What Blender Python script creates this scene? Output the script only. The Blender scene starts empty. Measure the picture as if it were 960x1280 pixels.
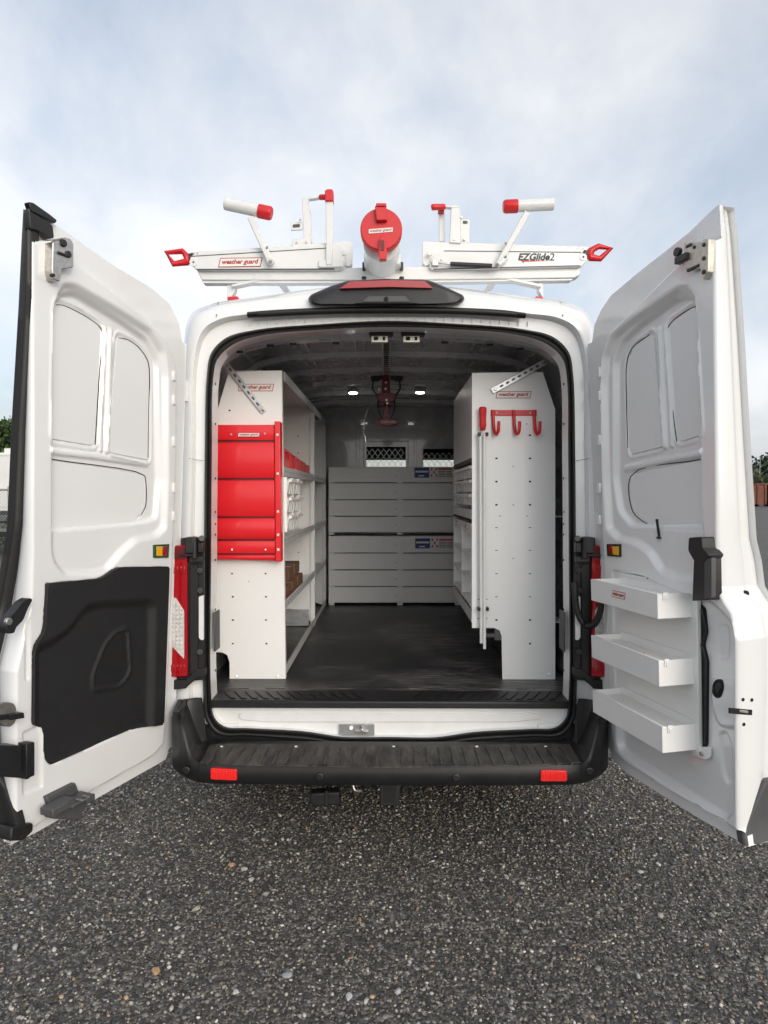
import bpy, bmesh, math, random
import numpy as np
from mathutils import Vector, Matrix
random.seed(7); rng = np.random.default_rng(11)
S = bpy.context.scene
COL = S.collection
R = math.radians

# ------------------------------------------------------------------ camera
F = 853.0                       # focal length in pixels of a 960x1280 frame
CAM = Vector((0, -3.07, 1.61))
cd = bpy.data.cameras.new('camera'); cam = bpy.data.objects.new('camera', cd); COL.objects.link(cam)
cd.sensor_fit = 'VERTICAL'; cd.sensor_height = 36; cd.lens = 36*F/1280
cd.clip_start = .05; cd.clip_end = 3000
cam.location = CAM
PITCH, YAW = math.atan(22/F), math.atan(7/F)
cam.rotation_euler = (R(90)-PITCH, 0, YAW)
S.camera = cam
CM = cam.rotation_euler.to_matrix()
cr, cu, cf = CM.col[0].copy(), CM.col[1].copy(), -CM.col[2]
def ray(px, py): return cf + cr*((px-480)/F) - cu*((py-640)/F)
def P(px, py, Y):
    d = ray(px, py); t = (Y-CAM.y)/d.y
    return CAM + d*t
def PX(px, py, X):
    d = ray(px, py); t = (X-CAM.x)/d.x
    return CAM + d*t
def PZ(px, py, Z):
    d = ray(px, py); t = (Z-CAM.z)/d.z
    return CAM + d*t
def proj(p):
    v = p-CAM; k = v.dot(cf)
    return (480+F*v.dot(cr)/k, 640-F*v.dot(cu)/k)

# ------------------------------------------------------------------ world, sun, exposure
SUN_DIR = Vector((0.52, -1.0, 0.42)).normalized()
SUN_EL = math.asin(SUN_DIR.z)
W = bpy.data.worlds.new('World'); S.world = W; W.use_nodes = True
nt = W.node_tree; nt.nodes.clear()
def N(t, typ, **kw):
    n = t.nodes.new(typ)
    for k, v in kw.items():
        if k in n.inputs: n.inputs[k].default_value = v
        else: setattr(n, k, v)
    return n
out = N(nt, 'ShaderNodeOutputWorld'); bg = N(nt, 'ShaderNodeBackground', Strength=.1)
sky = N(nt, 'ShaderNodeTexSky'); sky.sky_type = 'NISHITA'; sky.sun_disc = False
sky.sun_elevation = SUN_EL; sky.sun_rotation = math.atan2(SUN_DIR.x, SUN_DIR.y)
sky.air_density = 1.0; sky.dust_density = 4.0
tc = N(nt, 'ShaderNodeTexCoord'); sp = N(nt, 'ShaderNodeSeparateXYZ')
nt.links.new(tc.outputs['Generated'], sp.inputs[0])
# clouds on a flat layer overhead: direction divided by its height
zz = N(nt, 'ShaderNodeMath', operation='MAXIMUM'); nt.links.new(sp.outputs['Z'], zz.inputs[0]); zz.inputs[1].default_value = .0
za = N(nt, 'ShaderNodeMath', operation='ADD'); nt.links.new(zz.outputs[0], za.inputs[0]); za.inputs[1].default_value = .75
dv = N(nt, 'ShaderNodeVectorMath', operation='DIVIDE'); nt.links.new(tc.outputs['Generated'], dv.inputs[0])
cz = N(nt, 'ShaderNodeCombineXYZ')
for i in range(3): nt.links.new(za.outputs[0], cz.inputs[i])
nt.links.new(cz.outputs[0], dv.inputs[1])
n1 = N(nt, 'ShaderNodeTexNoise', Scale=3.2, Detail=9.0, Roughness=.55, Distortion=.15)
n2 = N(nt, 'ShaderNodeTexNoise', Scale=4.2, Detail=8.0, Roughness=.58)
mp = N(nt, 'ShaderNodeMapping'); mp.inputs['Location'].default_value = (3.1, 1.4, 0); mp.inputs['Scale'].default_value = (1.0, .75, 1)
nt.links.new(dv.outputs[0], mp.inputs[0]); nt.links.new(mp.outputs[0], n1.inputs['Vector']); nt.links.new(mp.outputs[0], n2.inputs['Vector'])
r1 = N(nt, 'ShaderNodeValToRGB'); r1.color_ramp.elements[0].position = .32; r1.color_ramp.elements[1].position = .60
nt.links.new(n1.outputs['Fac'], r1.inputs[0])
r2 = N(nt, 'ShaderNodeValToRGB')
r2.color_ramp.elements[0].position = .35; r2.color_ramp.elements[0].color = (2.6, 2.72, 2.92, 1)
r2.color_ramp.elements[1].position = .66; r2.color_ramp.elements[1].color = (3.25, 3.3, 3.38, 1)
nt.links.new(n2.outputs['Fac'], r2.inputs[0])
blue = N(nt, 'ShaderNodeMixRGB', blend_type='MIX'); blue.inputs[0].default_value = .5
nt.links.new(sky.outputs[0], blue.inputs[1]); blue.inputs[2].default_value = (3.3, 3.6, 4.0, 1)
mx = N(nt, 'ShaderNodeMixRGB', blend_type='MIX')
nt.links.new(r1.outputs[0], mx.inputs[0]); nt.links.new(blue.outputs[0], mx.inputs[1]); nt.links.new(r2.outputs[0], mx.inputs[2])
glow = N(nt, 'ShaderNodeMixRGB', blend_type='ADD'); glow.inputs[0].default_value = .44   # thin cloud passes on part of the sky's own glow round the sun
nt.links.new(r2.outputs[0], glow.inputs[1]); hs = N(nt, 'ShaderNodeHueSaturation'); hs.inputs['Saturation'].default_value = .22; nt.links.new(sky.outputs[0], hs.inputs['Color']); nt.links.new(hs.outputs[0], glow.inputs[2]); nt.links.new(glow.outputs[0], mx.inputs[2])
nt.links.new(mx.outputs[0], bg.inputs['Color']); nt.links.new(bg.outputs[0], out.inputs[0])
sl = bpy.data.lights.new('sun', 'SUN'); sl.energy = .31; sl.angle = R(38); sl.color = (1, .97, .92)
so = bpy.data.objects.new('sun', sl); COL.objects.link(so); so.location = (6, -6, 8)
so.rotation_euler = SUN_DIR.to_track_quat('Z', 'Y').to_euler()
S.view_settings.view_transform = 'Standard'; S.view_settings.look = 'None'
S.view_settings.gamma = 1; S.view_settings.use_curve_mapping = False
S.view_settings.exposure = 1.10
S.render.engine = 'CYCLES'; S.cycles.diffuse_bounces = 6

# ------------------------------------------------------------------ materials
MATS = {}
def mat(name, col, rough=.5, metal=0., coat=0., spec=.5, var=0., vscale=8., bump=0., bscale=60., trans=0., emit=None, estr=1.):
    if name in MATS: return MATS[name]
    m = bpy.data.materials.new(name); m.use_nodes = True; t = m.node_tree
    b = t.nodes['Principled BSDF']
    b.inputs['Base Color'].default_value = (*col, 1); b.inputs['Roughness'].default_value = rough
    b.inputs['Metallic'].default_value = metal; b.inputs['Coat Weight'].default_value = coat
    b.inputs['Coat Roughness'].default_value = .06; b.inputs['Specular IOR Level'].default_value = spec
    b.inputs['Transmission Weight'].default_value = trans
    c = N(t, 'ShaderNodeTexCoord')
    if var > 0:
        n = N(t, 'ShaderNodeTexNoise', Scale=vscale, Detail=6.0, Roughness=.65); t.links.new(c.outputs['Object'], n.inputs['Vector'])
        r = N(t, 'ShaderNodeValToRGB'); r.color_ramp.elements[0].position = .3; r.color_ramp.elements[1].position = .7
        r.color_ramp.elements[0].color = (*[max(0, x*(1-var)) for x in col], 1)
        r.color_ramp.elements[1].color = (*[min(1, x*(1+var)) for x in col], 1)
        t.links.new(n.outputs['Fac'], r.inputs[0]); t.links.new(r.outputs[0], b.inputs['Base Color'])
        mr = N(t, 'ShaderNodeMapRange'); mr.inputs['To Min'].default_value = max(.02, rough-.06); mr.inputs['To Max'].default_value = min(1, rough+.08)
        t.links.new(n.outputs['Fac'], mr.inputs['Value']); t.links.new(mr.outputs[0], b.inputs['Roughness'])
    if bump > 0:
        n = N(t, 'ShaderNodeTexNoise', Scale=bscale, Detail=3.0); t.links.new(c.outputs['Object'], n.inputs['Vector'])
        bp = N(t, 'ShaderNodeBump', Strength=bump, Distance=.002); t.links.new(n.outputs['Fac'], bp.inputs['Height'])
        t.links.new(bp.outputs[0], b.inputs['Normal'])
    if emit:
        b.inputs['Emission Color'].default_value = (*emit, 1); b.inputs['Emission Strength'].default_value = estr
    MATS[name] = m
    return m
M_PAINT = mat('white_van_paint', (.80, .805, .80), .24, coat=1., var=.015, vscale=3)
M_PAINT2 = mat('white_jamb_paint', (.78, .785, .775), .36, coat=.5, var=.05, vscale=9)
M_INNER = mat('shade_grey_inner_paint', (.46, .465, .48), .26, coat=.8, var=.12, vscale=5)  # white inner paint greyed to carry the cargo space's shade in its colour
M_POWD = mat('white_powder_coat', (.81, .81, .795), .40, var=.015, vscale=4, bump=.05, bscale=300)
M_RACK = mat('white_rack_coat', (.73, .735, .72), .32, coat=.2, var=.03, vscale=10)
M_GALV = mat('galvanised_steel', (.55, .56, .57), .38, metal=.85, var=.15, vscale=30)
M_STEEL = mat('latch_steel', (.50, .48, .45), .38, metal=.9, var=.2, vscale=60)
M_BRASS = mat('zinc_plate', (.50, .475, .41), .35, metal=.8, var=.2, vscale=60)
M_GREY = mat('grey_powder_coat', (.72, .72, .715), .34, var=.03, vscale=4, bump=.04, bscale=300)
M_SHELF = mat('shelf_lip_grey', (.64, .64, .63), .38, metal=.1, var=.06, vscale=12)
M_RED = mat('red_powder_coat', (.76, .014, .022), .33, coat=.25, var=.04, vscale=3)
M_REDP = mat('red_plastic', (.62, .015, .02), .38, var=.06, vscale=20)
M_DKRED = mat('dark_red_steel', (.13, .006, .010), .4, var=.1, vscale=20)
M_BLACK = mat('black_plastic', (.014, .014, .015), .42, var=.15, vscale=30, bump=.25, bscale=700)
M_BUMP = mat('bumper_plastic', (.010, .010, .011), .44, var=.35, vscale=9, bump=.3, bscale=600)
M_RUB = mat('black_rubber', (.013, .013, .013), .5, var=.2, vscale=40)
M_TRIM = mat('charcoal_trim', (.012, .012, .013), .58, var=.2, vscale=25, bump=.5, bscale=900)
M_DGREY = mat('dark_grey_plastic', (.075, .075, .078), .55, var=.1, vscale=30)
M_HOLE = mat('hole_black', (.006, .006, .006), .8)
M_LENSR = mat('red_lens', (.36, .005, .010), .10, coat=.8, emit=(.5, .0, .01), estr=.0)
M_LENSC = mat('clear_lens', (.62, .60, .58), .18, coat=.8, var=.25, vscale=60)
M_REFL = mat('red_reflector', (.85, .02, .02), .3, coat=.8)
M_YEL = mat('amber_reflector', (.80, .42, .015), .3, coat=.6)
M_GRN = mat('green_frame', (.02, .08, .035), .4)
M_BROWN = mat('brown_carton', (.20, .10, .06), .7, var=.2, vscale=14)
M_TRANSL = mat('translucent_bin', (.70, .72, .70), .3)
M_LBLW = mat('label_white', (.75, .74, .70), .5)
M_LBLB = mat('label_blue', (.02, .06, .22), .5)
M_LBLR = mat('label_red', (.55, .04, .04), .5)
M_LBLK = mat('label_print_dark', (.03, .03, .035), .5)
M_LOGO = mat('logo_dark_red', (.40, .015, .02), .5)
M_PANEL = mat('window_blank_board', (.78, .785, .78), .36, var=.01, vscale=3)
M_TYRE = mat('tyre_rubber', (.02, .02, .02), .8, bump=.4, bscale=120)
M_RIM = mat('wheel_steel', (.35, .35, .36), .4, metal=.6)
M_LAMP = mat('lamp_glow', (.9, .9, .9), .4, emit=(1, .97, .9), estr=9)

def glass_mat():
    m = bpy.data.materials.new('windscreen_glass'); m.use_nodes = True; t = m.node_tree; t.nodes.clear()
    o = N(t, 'ShaderNodeOutputMaterial'); a = N(t, 'ShaderNodeBsdfTransparent'); a.inputs[0].default_value = (.7, .78, .76, 1)
    g = N(t, 'ShaderNodeBsdfGlossy', Roughness=.03); f = N(t, 'ShaderNodeFresnel', IOR=1.5); mm = N(t, 'ShaderNodeMixShader')
    t.links.new(f.outputs[0], mm.inputs[0]); t.links.new(a.outputs[0], mm.inputs[1]); t.links.new(g.outputs[0], mm.inputs[2])
    t.links.new(mm.outputs[0], o.inputs[0]); return m
M_GLASS = glass_mat()

def mat_floor():
    m = bpy.data.materials.new('rubber_floor_mat'); m.use_nodes = True; t = m.node_tree; b = t.nodes['Principled BSDF']
    c = N(t, 'ShaderNodeTexCoord')
    n = N(t, 'ShaderNodeTexNoise', Scale=2.2, Detail=9.0, Roughness=.75); t.links.new(c.outputs['Object'], n.inputs['Vector'])
    r = N(t, 'ShaderNodeValToRGB'); r.color_ramp.elements[0].position = .40; r.color_ramp.elements[1].position = .68
    r.color_ramp.elements[0].color = (.013, .013, .014, 1); r.color_ramp.elements[1].color = (.085, .078, .072, 1)
    t.links.new(n.outputs['Fac'], r.inputs[0])
    # scratches: stretched noise in two directions
    last = r.outputs[0]
    for k, (ang, sc) in enumerate(((.9, (7, 160, 1)), (-.7, (6, 130, 1)), (1.5, (9, 190, 1)))):
        mp = N(t, 'ShaderNodeMapping'); mp.inputs['Rotation'].default_value = (0, 0, ang); mp.inputs['Scale'].default_value = sc
        mp.inputs['Location'].default_value = (k*3.3, k, 0)
        t.links.new(c.outputs['Object'], mp.inputs[0])
        n2 = N(t, 'ShaderNodeTexNoise', Scale=1.0, Detail=2.0); t.links.new(mp.outputs[0], n2.inputs['Vector'])
        r2 = N(t, 'ShaderNodeValToRGB'); r2.color_ramp.elements[0].position = .585; r2.color_ramp.elements[1].position = .68
        t.links.new(n2.outputs['Fac'], r2.inputs[0])
        x = N(t, 'ShaderNodeMixRGB', blend_type='MIX'); t.links.new(r2.outputs[0], x.inputs[0]); t.links.new(last, x.inputs[1])
        x.inputs[2].default_value = (.22, .21, .20, 1); last = x.outputs[0]
    pn = N(t, 'ShaderNodeTexNoise', Scale=1.1, Detail=3.0); t.links.new(c.outputs['Object'], pn.inputs['Vector'])   # traffic wears patches, the rest stays black
    pr_ = N(t, 'ShaderNodeValToRGB'); pr_.color_ramp.elements[0].position = .44; pr_.color_ramp.elements[1].position = .58; t.links.new(pn.outputs['Fac'], pr_.inputs[0])
    wm = N(t, 'ShaderNodeMixRGB', blend_type='MIX'); t.links.new(pr_.outputs[0], wm.inputs[0]); wm.inputs[1].default_value = (.009, .009, .010, 1); t.links.new(last, wm.inputs[2])
    t.links.new(wm.outputs[0], b.inputs['Base Color'])
    b.inputs['Roughness'].default_value = .42
    w = N(t, 'ShaderNodeTexNoise', Scale=500., Detail=2.0); t.links.new(c.outputs['Object'], w.inputs['Vector'])
    bp = N(t, 'ShaderNodeBump', Strength=.35, Distance=.002); t.links.new(w.outputs['Fac'], bp.inputs['Height']); t.links.new(bp.outputs[0], b.inputs['Normal'])
    return m
M_FLOOR = mat_floor()
def mat_pad():
    m = bpy.data.materials.new('scuffed_step_plastic'); m.use_nodes = True; t = m.node_tree; b = t.nodes['Principled BSDF']
    c = N(t, 'ShaderNodeTexCoord')
    mp = N(t, 'ShaderNodeMapping'); mp.inputs['Scale'].default_value = (2.5, .7, 1); t.links.new(c.outputs['Object'], mp.inputs[0])
    n = N(t, 'ShaderNodeTexNoise', Scale=9., Detail=9.0, Roughness=.7); t.links.new(mp.outputs[0], n.inputs['Vector'])
    r = N(t, 'ShaderNodeValToRGB'); r.color_ramp.elements[0].position = .40; r.color_ramp.elements[1].position = .72
    r.color_ramp.elements[0].color = (.016, .016, .017, 1); r.color_ramp.elements[1].color = (.11, .10, .085, 1)
    t.links.new(n.outputs['Fac'], r.inputs[0]); t.links.new(r.outputs[0], b.inputs['Base Color']); b.inputs['Roughness'].default_value = .55
    w = N(t, 'ShaderNodeTexNoise', Scale=400., Detail=2.0); t.links.new(c.outputs['Object'], w.inputs['Vector'])
    bp = N(t, 'ShaderNodeBump', Strength=.3, Distance=.002); t.links.new(w.outputs['Fac'], bp.inputs['Height']); t.links.new(bp.outputs[0], b.inputs['Normal'])
    return m
M_PAD = mat_pad()

def mat_ground():
    m = bpy.data.materials.new('dark_gravel'); m.use_nodes = True; t = m.node_tree; b = t.nodes['Principled BSDF']
    c = N(t, 'ShaderNodeTexCoord')
    v = N(t, 'ShaderNodeTexVoronoi', Scale=85.); t.links.new(c.outputs['Object'], v.inputs['Vector'])
    s = N(t, 'ShaderNodeSeparateColor'); t.links.new(v.outputs['Color'], s.inputs[0])
    r = N(t, 'ShaderNodeValToRGB'); e = r.color_ramp.elements
    e[0].position = 0; e[0].color = (.045, .043, .041, 1); e[1].position = 1; e[1].color = (.34, .32, .29, 1)
    for p_, c_ in ((.55, (.080, .076, .072)), (.8, (.14, .132, .122)), (.93, (.24, .225, .205))):
        q = e.new(p_); q.color = (*c_, 1)
    t.links.new(s.outputs[0], r.inputs[0])
    n = N(t, 'ShaderNodeTexNoise', Scale=.5, Detail=5.0); t.links.new(c.outputs['Object'], n.inputs['Vector'])
    mr = N(t, 'ShaderNodeMapRange'); mr.inputs['To Min'].default_value = .75; mr.inputs['To Max'].default_value = 1.3
    t.links.new(n.outputs['Fac'], mr.inputs['Value'])
    x = N(t, 'ShaderNodeMixRGB', blend_type='MULTIPLY'); x.inputs[0].default_value = 1
    t.links.new(r.outputs[0], x.inputs[1]); t.links.new(mr.outputs[0], x.inputs[2]); t.links.new(x.outputs[0], b.inputs['Base Color'])
    b.inputs['Roughness'].default_value = .85
    bp = N(t, 'ShaderNodeBump', Strength=.9, Distance=.006); bp.invert = True
    t.links.new(v.outputs['Distance'], bp.inputs['Height']); t.links.new(bp.outputs[0], b.inputs['Normal'])
    return m
M_GROUND = mat_ground()
def mat_attr(name, rough=.8, attr='col', trans=False):
    m = bpy.data.materials.new(name); m.use_nodes = True; t = m.node_tree; b = t.nodes['Principled BSDF']
    a = N(t, 'ShaderNodeAttribute'); a.attribute_name = attr; t.links.new(a.outputs['Color'], b.inputs['Base Color'])
    b.inputs['Roughness'].default_value = rough
    return m
M_STONE = mat_attr('loose_stone', .75)
M_LEAF = mat_attr('leaf', .6)
M_BARK = mat('bark', (.10, .075, .055), .9, var=.3, vscale=6)
M_RUST = mat('rusty_steel', (.16, .055, .035), .75, var=.4, vscale=2)
M_BOXW = mat('white_box_body', (.72, .72, .70), .5, var=.04, vscale=2)
M_WIRE = mat('fence_wire', (.35, .36, .36), .5, metal=.6)

# ------------------------------------------------------------------ mesh builder
class MB:
    def __init__(s): s.v = []; s.f = []
    def add(s, vs, fs):
        o = len(s.v); s.v += [tuple(v) for v in vs]; s.f += [tuple(i+o for i in f) for f in fs]; return s
    def box(s, a, b):
        x0, x1 = sorted((a[0], b[0])); y0, y1 = sorted((a[1], b[1])); z0, z1 = sorted((a[2], b[2]))
        return s.add([(x0,y0,z0),(x1,y0,z0),(x1,y1,z0),(x0,y1,z0),(x0,y0,z1),(x1,y0,z1),(x1,y1,z1),(x0,y1,z1)],
                     [(0,3,2,1),(4,5,6,7),(0,1,5,4),(1,2,6,5),(2,3,7,6),(3,0,4,7)])
    def obox(s, c, ax, ay, az):
        c = Vector(c); ax = Vector(ax); ay = Vector(ay); az = Vector(az)
        if ax.cross(ay).dot(az) < 0: ax = -ax
        vs = [c+ax*i+ay*j+az*k for k in (-1, 1) for (i, j) in ((-1,-1),(1,-1),(1,1),(-1,1))]
        return s.add(vs, [(0,3,2,1),(4,5,6,7),(0,1,5,4),(1,2,6,5),(2,3,7,6),(3,0,4,7)])
    def bar(s, a, b, w, h, up=(0,0,1)):
        a = Vector(a); b = Vector(b); d = (b-a); L = d.length; d.normalize(); up = Vector(up)
        x = d.cross(up).normalized(); u = x.cross(d).normalized()
        return s.obox((a+b)/2, x*(w/2), d*(L/2), u*(h/2))
    def prism(s, pts, ext):
        pts = [Vector(p) for p in pts]; ext = Vector(ext); n = len(pts)
        nn = Vector((0,0,0))
        for i in range(n): nn += pts[i].cross(pts[(i+1) % n])
        if nn.dot(ext) > 0: pts = pts[::-1]
        vs = pts + [p+ext for p in pts]
        return s.add(vs, [tuple(range(n)), tuple(range(2*n-1, n-1, -1))] + [(j, i, i+n, j+n) for i in range(n) for j in [(i+1) % n]])
    def tube(s, path, r, n=10, cap=True):
        path = [Vector(p) for p in path]; rings = []
        rr = r if hasattr(r, '__len__') else [r]*len(path)
        t0 = (path[1]-path[0]).normalized(); x = t0.orthogonal().normalized()
        for i, p in enumerate(path):
            t = (path[min(i+1, len(path)-1)]-path[max(i-1, 0)]).normalized()
            x = (x - t*x.dot(t)).normalized(); y = t.cross(x)
            rings.append([p + (x*math.cos(2*math.pi*k/n) + y*math.sin(2*math.pi*k/n))*rr[i] for k in range(n)])
        vs = [v for q in rings for v in q]; fs = []
        for i in range(len(path)-1):
            for k in range(n): a = i*n+k; b_ = i*n+(k+1) % n; fs.append((a, b_, b_+n, a+n))
        if cap: fs.append(tuple(range(n-1, -1, -1))); fs.append(tuple(range((len(path)-1)*n, len(path)*n)))
        return s.add(vs, fs)
    def cyl(s, a, b, r, n=20, r2=None): return s.tube([a, b], [r, r if r2 is None else r2], n)
    def loft(s, rings, closed=False, flip=False):
        n = len(rings[0]); vs = [v for q in rings for v in q]; fs = []
        for i in range(len(rings)-1):
            for k in range(n if closed else n-1):
                a = i*n+k; b_ = i*n+(k+1) % n; f = (a, b_, b_+n, a+n); fs.append(f[::-1] if flip else f)
        return s.add(vs, fs)
    def swept(s, path, prof, closed=False):
        """path: list of (point, xaxis, yaxis); prof: closed list of (x, y)"""
        rings = [[p + x*a + y*b for a, b in prof] for p, x, y in path]
        if closed: rings.append(rings[0])
        s.loft(rings, True)
        if not closed:
            n = len(prof); o = len(s.v)-n*len(rings)
            s.f.append(tuple(range(o+n-1, o-1, -1))); s.f.append(tuple(range(o+n*(len(rings)-1), o+n*len(rings))))
        return s

def origin_of(parent):
    o = Vector((0,0,0))
    while parent is not None: o += parent.location; parent = parent.parent
    return o
SPLIT = {'tray_end','lift_head','lift_column','lift_wing','lift_rail','ceiling_bead','bin_side','bin_front','latch_pin','arm_bolt','striker_hole','hitch_arm','seat_back','stop_post','upright','deck','stop_cap','sky_block_header','rod_clip','roller'}
def islands(mb):
    par = list(range(len(mb.v)))
    def find(a):
        while par[a] != a: par[a] = par[par[a]]; a = par[a]
        return a
    for f in mb.f:
        for k in f[1:]: par[find(k)] = find(f[0])
    groups = {}
    for f in mb.f: groups.setdefault(find(f[0]), []).append(f)
    out = []
    for fs in groups.values():
        ids = sorted({i for f in fs for i in f}); mp = {i: k for k, i in enumerate(ids)}; n = MB()
        n.v = [mb.v[i] for i in ids]; n.f = [tuple(mp[i] for i in f) for f in fs]; out.append(n)
    return out
def obj(name, mb, m, parent=None, loc=None, **kw):
    if name in SPLIT:
        os_ = [obj1(name, q, m, parent, loc, **kw) for q in islands(mb)]; return os_[0]
    return obj1(name, mb, m, parent, loc, **kw)
def obj1(name, mb, m, parent=None, loc=None, smooth=False, bevel=0, ang=35, label=None, kind=None, segs=2, recalc=True):
    me = bpy.data.meshes.new(name); base = Vector(loc) if loc is not None else Vector((0,0,0))
    po = origin_of(parent)
    off = base if loc is not None else po
    me.from_pydata([Vector(v)-off for v in mb.v], [], mb.f); me.update()
    b = bmesh.new(); b.from_mesh(me)
    if recalc: bmesh.ops.recalc_face_normals(b, faces=b.faces)
    if smooth or bevel:
        for f in b.faces: f.smooth = True
        for e in b.edges:
            if len(e.link_faces) == 2 and e.calc_face_angle(0) > R(ang): e.smooth = False
    b.to_mesh(me); b.free()
    o = bpy.data.objects.new(name, me); COL.objects.link(o)
    for mm in (m if isinstance(m, (list, tuple)) else [m]): me.materials.append(mm)
    if parent is not None: o.parent = parent
    if loc is not None: o.location = base-po
    if bevel:
        q = o.modifiers.new('edge_round', 'BEVEL'); q.width = bevel; q.segments = segs; q.limit_method = 'ANGLE'; q.angle_limit = R(ang); q.harden_normals = False
    if label: o['label'] = label
    if kind: o['kind'] = kind
    return o
def thing(name, label, cat, loc=(0,0,0), group=None):
    o = bpy.data.objects.new(name, None); COL.objects.link(o); o.location = loc; o.empty_display_size = .1
    o['label'] = label; o['category'] = cat
    if group: o['group'] = group
    return o
def tag(o, label=None, cat=None, group=None, kind=None):
    if label: o['label'] = label
    if cat: o['category'] = cat
    if group: o['group'] = group
    if kind: o['kind'] = kind
    return o
def copy_tree(o, parent=None, delta=None):
    c = o.copy(); COL.objects.link(c); c.parent = parent
    if delta is not None: c.location = c.location+Vector(delta)
    for ch in list(o.children): copy_tree(ch, c)
    return c
def txt(name, string, c, xdir, ydir, width, m, parent, shear=0., bold=0., thick=.0006, height=None):
    """flat lettering centred on c, its x along xdir"""
    cu_ = bpy.data.curves.new(name, 'FONT'); cu_.body = string; cu_.shear = shear; cu_.offset = bold; cu_.extrude = 0.01
    cu_.align_x = 'LEFT'; cu_.resolution_u = 3
    to = bpy.data.objects.new(name, cu_); COL.objects.link(to); bpy.context.view_layer.update()
    me = bpy.data.meshes.new_from_object(to.evaluated_get(bpy.context.evaluated_depsgraph_get()))
    bpy.data.objects.remove(to)
    co = np.array([v.co[:] for v in me.vertices]); lo = co.min(0); hi = co.max(0)
    sx = width/(hi[0]-lo[0]); sy = sx if height is None else height/(hi[1]-lo[1])
    xd = Vector(xdir).normalized(); yd = Vector(ydir).normalized(); zd = xd.cross(yd).normalized()
    mb = MB(); c = Vector(c)
    vs = [c + xd*((q[0]-(lo[0]+hi[0])/2)*sx) + yd*((q[1]-(lo[1]+hi[1])/2)*sy) + zd*(thick if q[2] > 0 else 0) for q in co]
    mb.add(vs, [tuple(p.vertices) for p in me.polygons])
    return obj(name, mb, m, parent)
def arc(c, r, a0, a1, n=8): return [(c[0]+r*math.cos(R(a0+(a1-a0)*i/n)), c[1]+r*math.sin(R(a0+(a1-a0)*i/n))) for i in range(n+1)]
def rrect(x0, y0, x1, y1, r, n=5):
    return arc((x1-r, y1-r), r, 0, 90, n)+arc((x0+r, y1-r), r, 90, 180, n)+arc((x0+r, y0+r), r, 180, 270, n)+arc((x1-r, y0+r), r, 270, 360, n)
def rpoly(pts, r, n=5):
    """round the corners of a 2-D polygon; r a number or one per corner"""
    outp = []; k = len(pts)
    for i in range(k):
        p0 = np.array(pts[i-1], float); p1 = np.array(pts[i], float); p2 = np.array(pts[(i+1) % k], float)
        rr = r[i] if hasattr(r, '__len__') else r
        a = p0-p1; b = p2-p1; la = np.linalg.norm(a); lb = np.linalg.norm(b); a /= la; b /= lb
        d = min(rr, la*.45, lb*.45)
        s, e = p1+a*d, p1+b*d
        for j in range(n+1):
            t = j/n; q = (1-t)**2*s+2*t*(1-t)*p1+t*t*e; outp.append((q[0], q[1]))
    return outp
def sdf(U, Z, poly):
    """signed distance, positive inside"""
    d = np.full(U.shape, 1e9); ins = np.zeros(U.shape, bool); n = len(poly)
    for i in range(n):
        ax, ay = poly[i]; bx, by = poly[(i+1) % n]
        ex, ey = bx-ax, by-ay; L = ex*ex+ey*ey+1e-12
        t = np.clip(((U-ax)*ex+(Z-ay)*ey)/L, 0, 1)
        d = np.minimum(d, (U-ax-t*ex)**2+(Z-ay-t*ey)**2)
        c = ((ay > Z) != (by > Z)) & (U < (bx-ax)*(Z-ay)/(by-ay+1e-12)+ax); ins ^= c
    return np.where(ins, 1, -1)*np.sqrt(d)
def sm(x, w):
    t = np.clip(x/w, 0, 1); return t*t*(3-2*t)
def catmull(pts, sub):
    pts = [Vector(p) for p in pts]; o = []
    for i in range(len(pts)-1):
        p0 = pts[max(i-1, 0)]; p1 = pts[i]; p2 = pts[i+1]; p3 = pts[min(i+2, len(pts)-1)]
        d1 = max((p1-p0).length, 1e-6)**.5; d2 = max((p2-p1).length, 1e-6)**.5; d3 = max((p3-p2).length, 1e-6)**.5
        if i == 0: p0 = p1+(p1-p2); d1 = d2
        if i == len(pts)-2: p3 = p2+(p2-p1); d3 = d2
        m1 = ((p1-p0)/d1-(p2-p0)/(d1+d2)+(p2-p1)/d2)*d2
        m2 = ((p2-p1)/d2-(p3-p1)/(d2+d3)+(p3-p2)/d3)*d2
        for j in range(sub):
            t = j/sub; t2 = t*t; t3 = t2*t
            o.append(p1*(2*t3-3*t2+1)+m1*(t3-2*t2+t)+p2*(-2*t3+3*t2)+m2*(t3-t2))
    o.append(pts[-1]); return o

# ================================================================== GROUND
g = MB().add([(-600,-300,0),(600,-300,0),(600,900,0),(-600,900,0)], [(0,1,2,3)])
obj('ground', g, M_GROUND, kind='structure')

# ================================================================== VAN
van = thing('cargo_van', 'white high-roof cargo van seen from behind with both rear doors swung open', 'van', (0, 2.6, 0))

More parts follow.
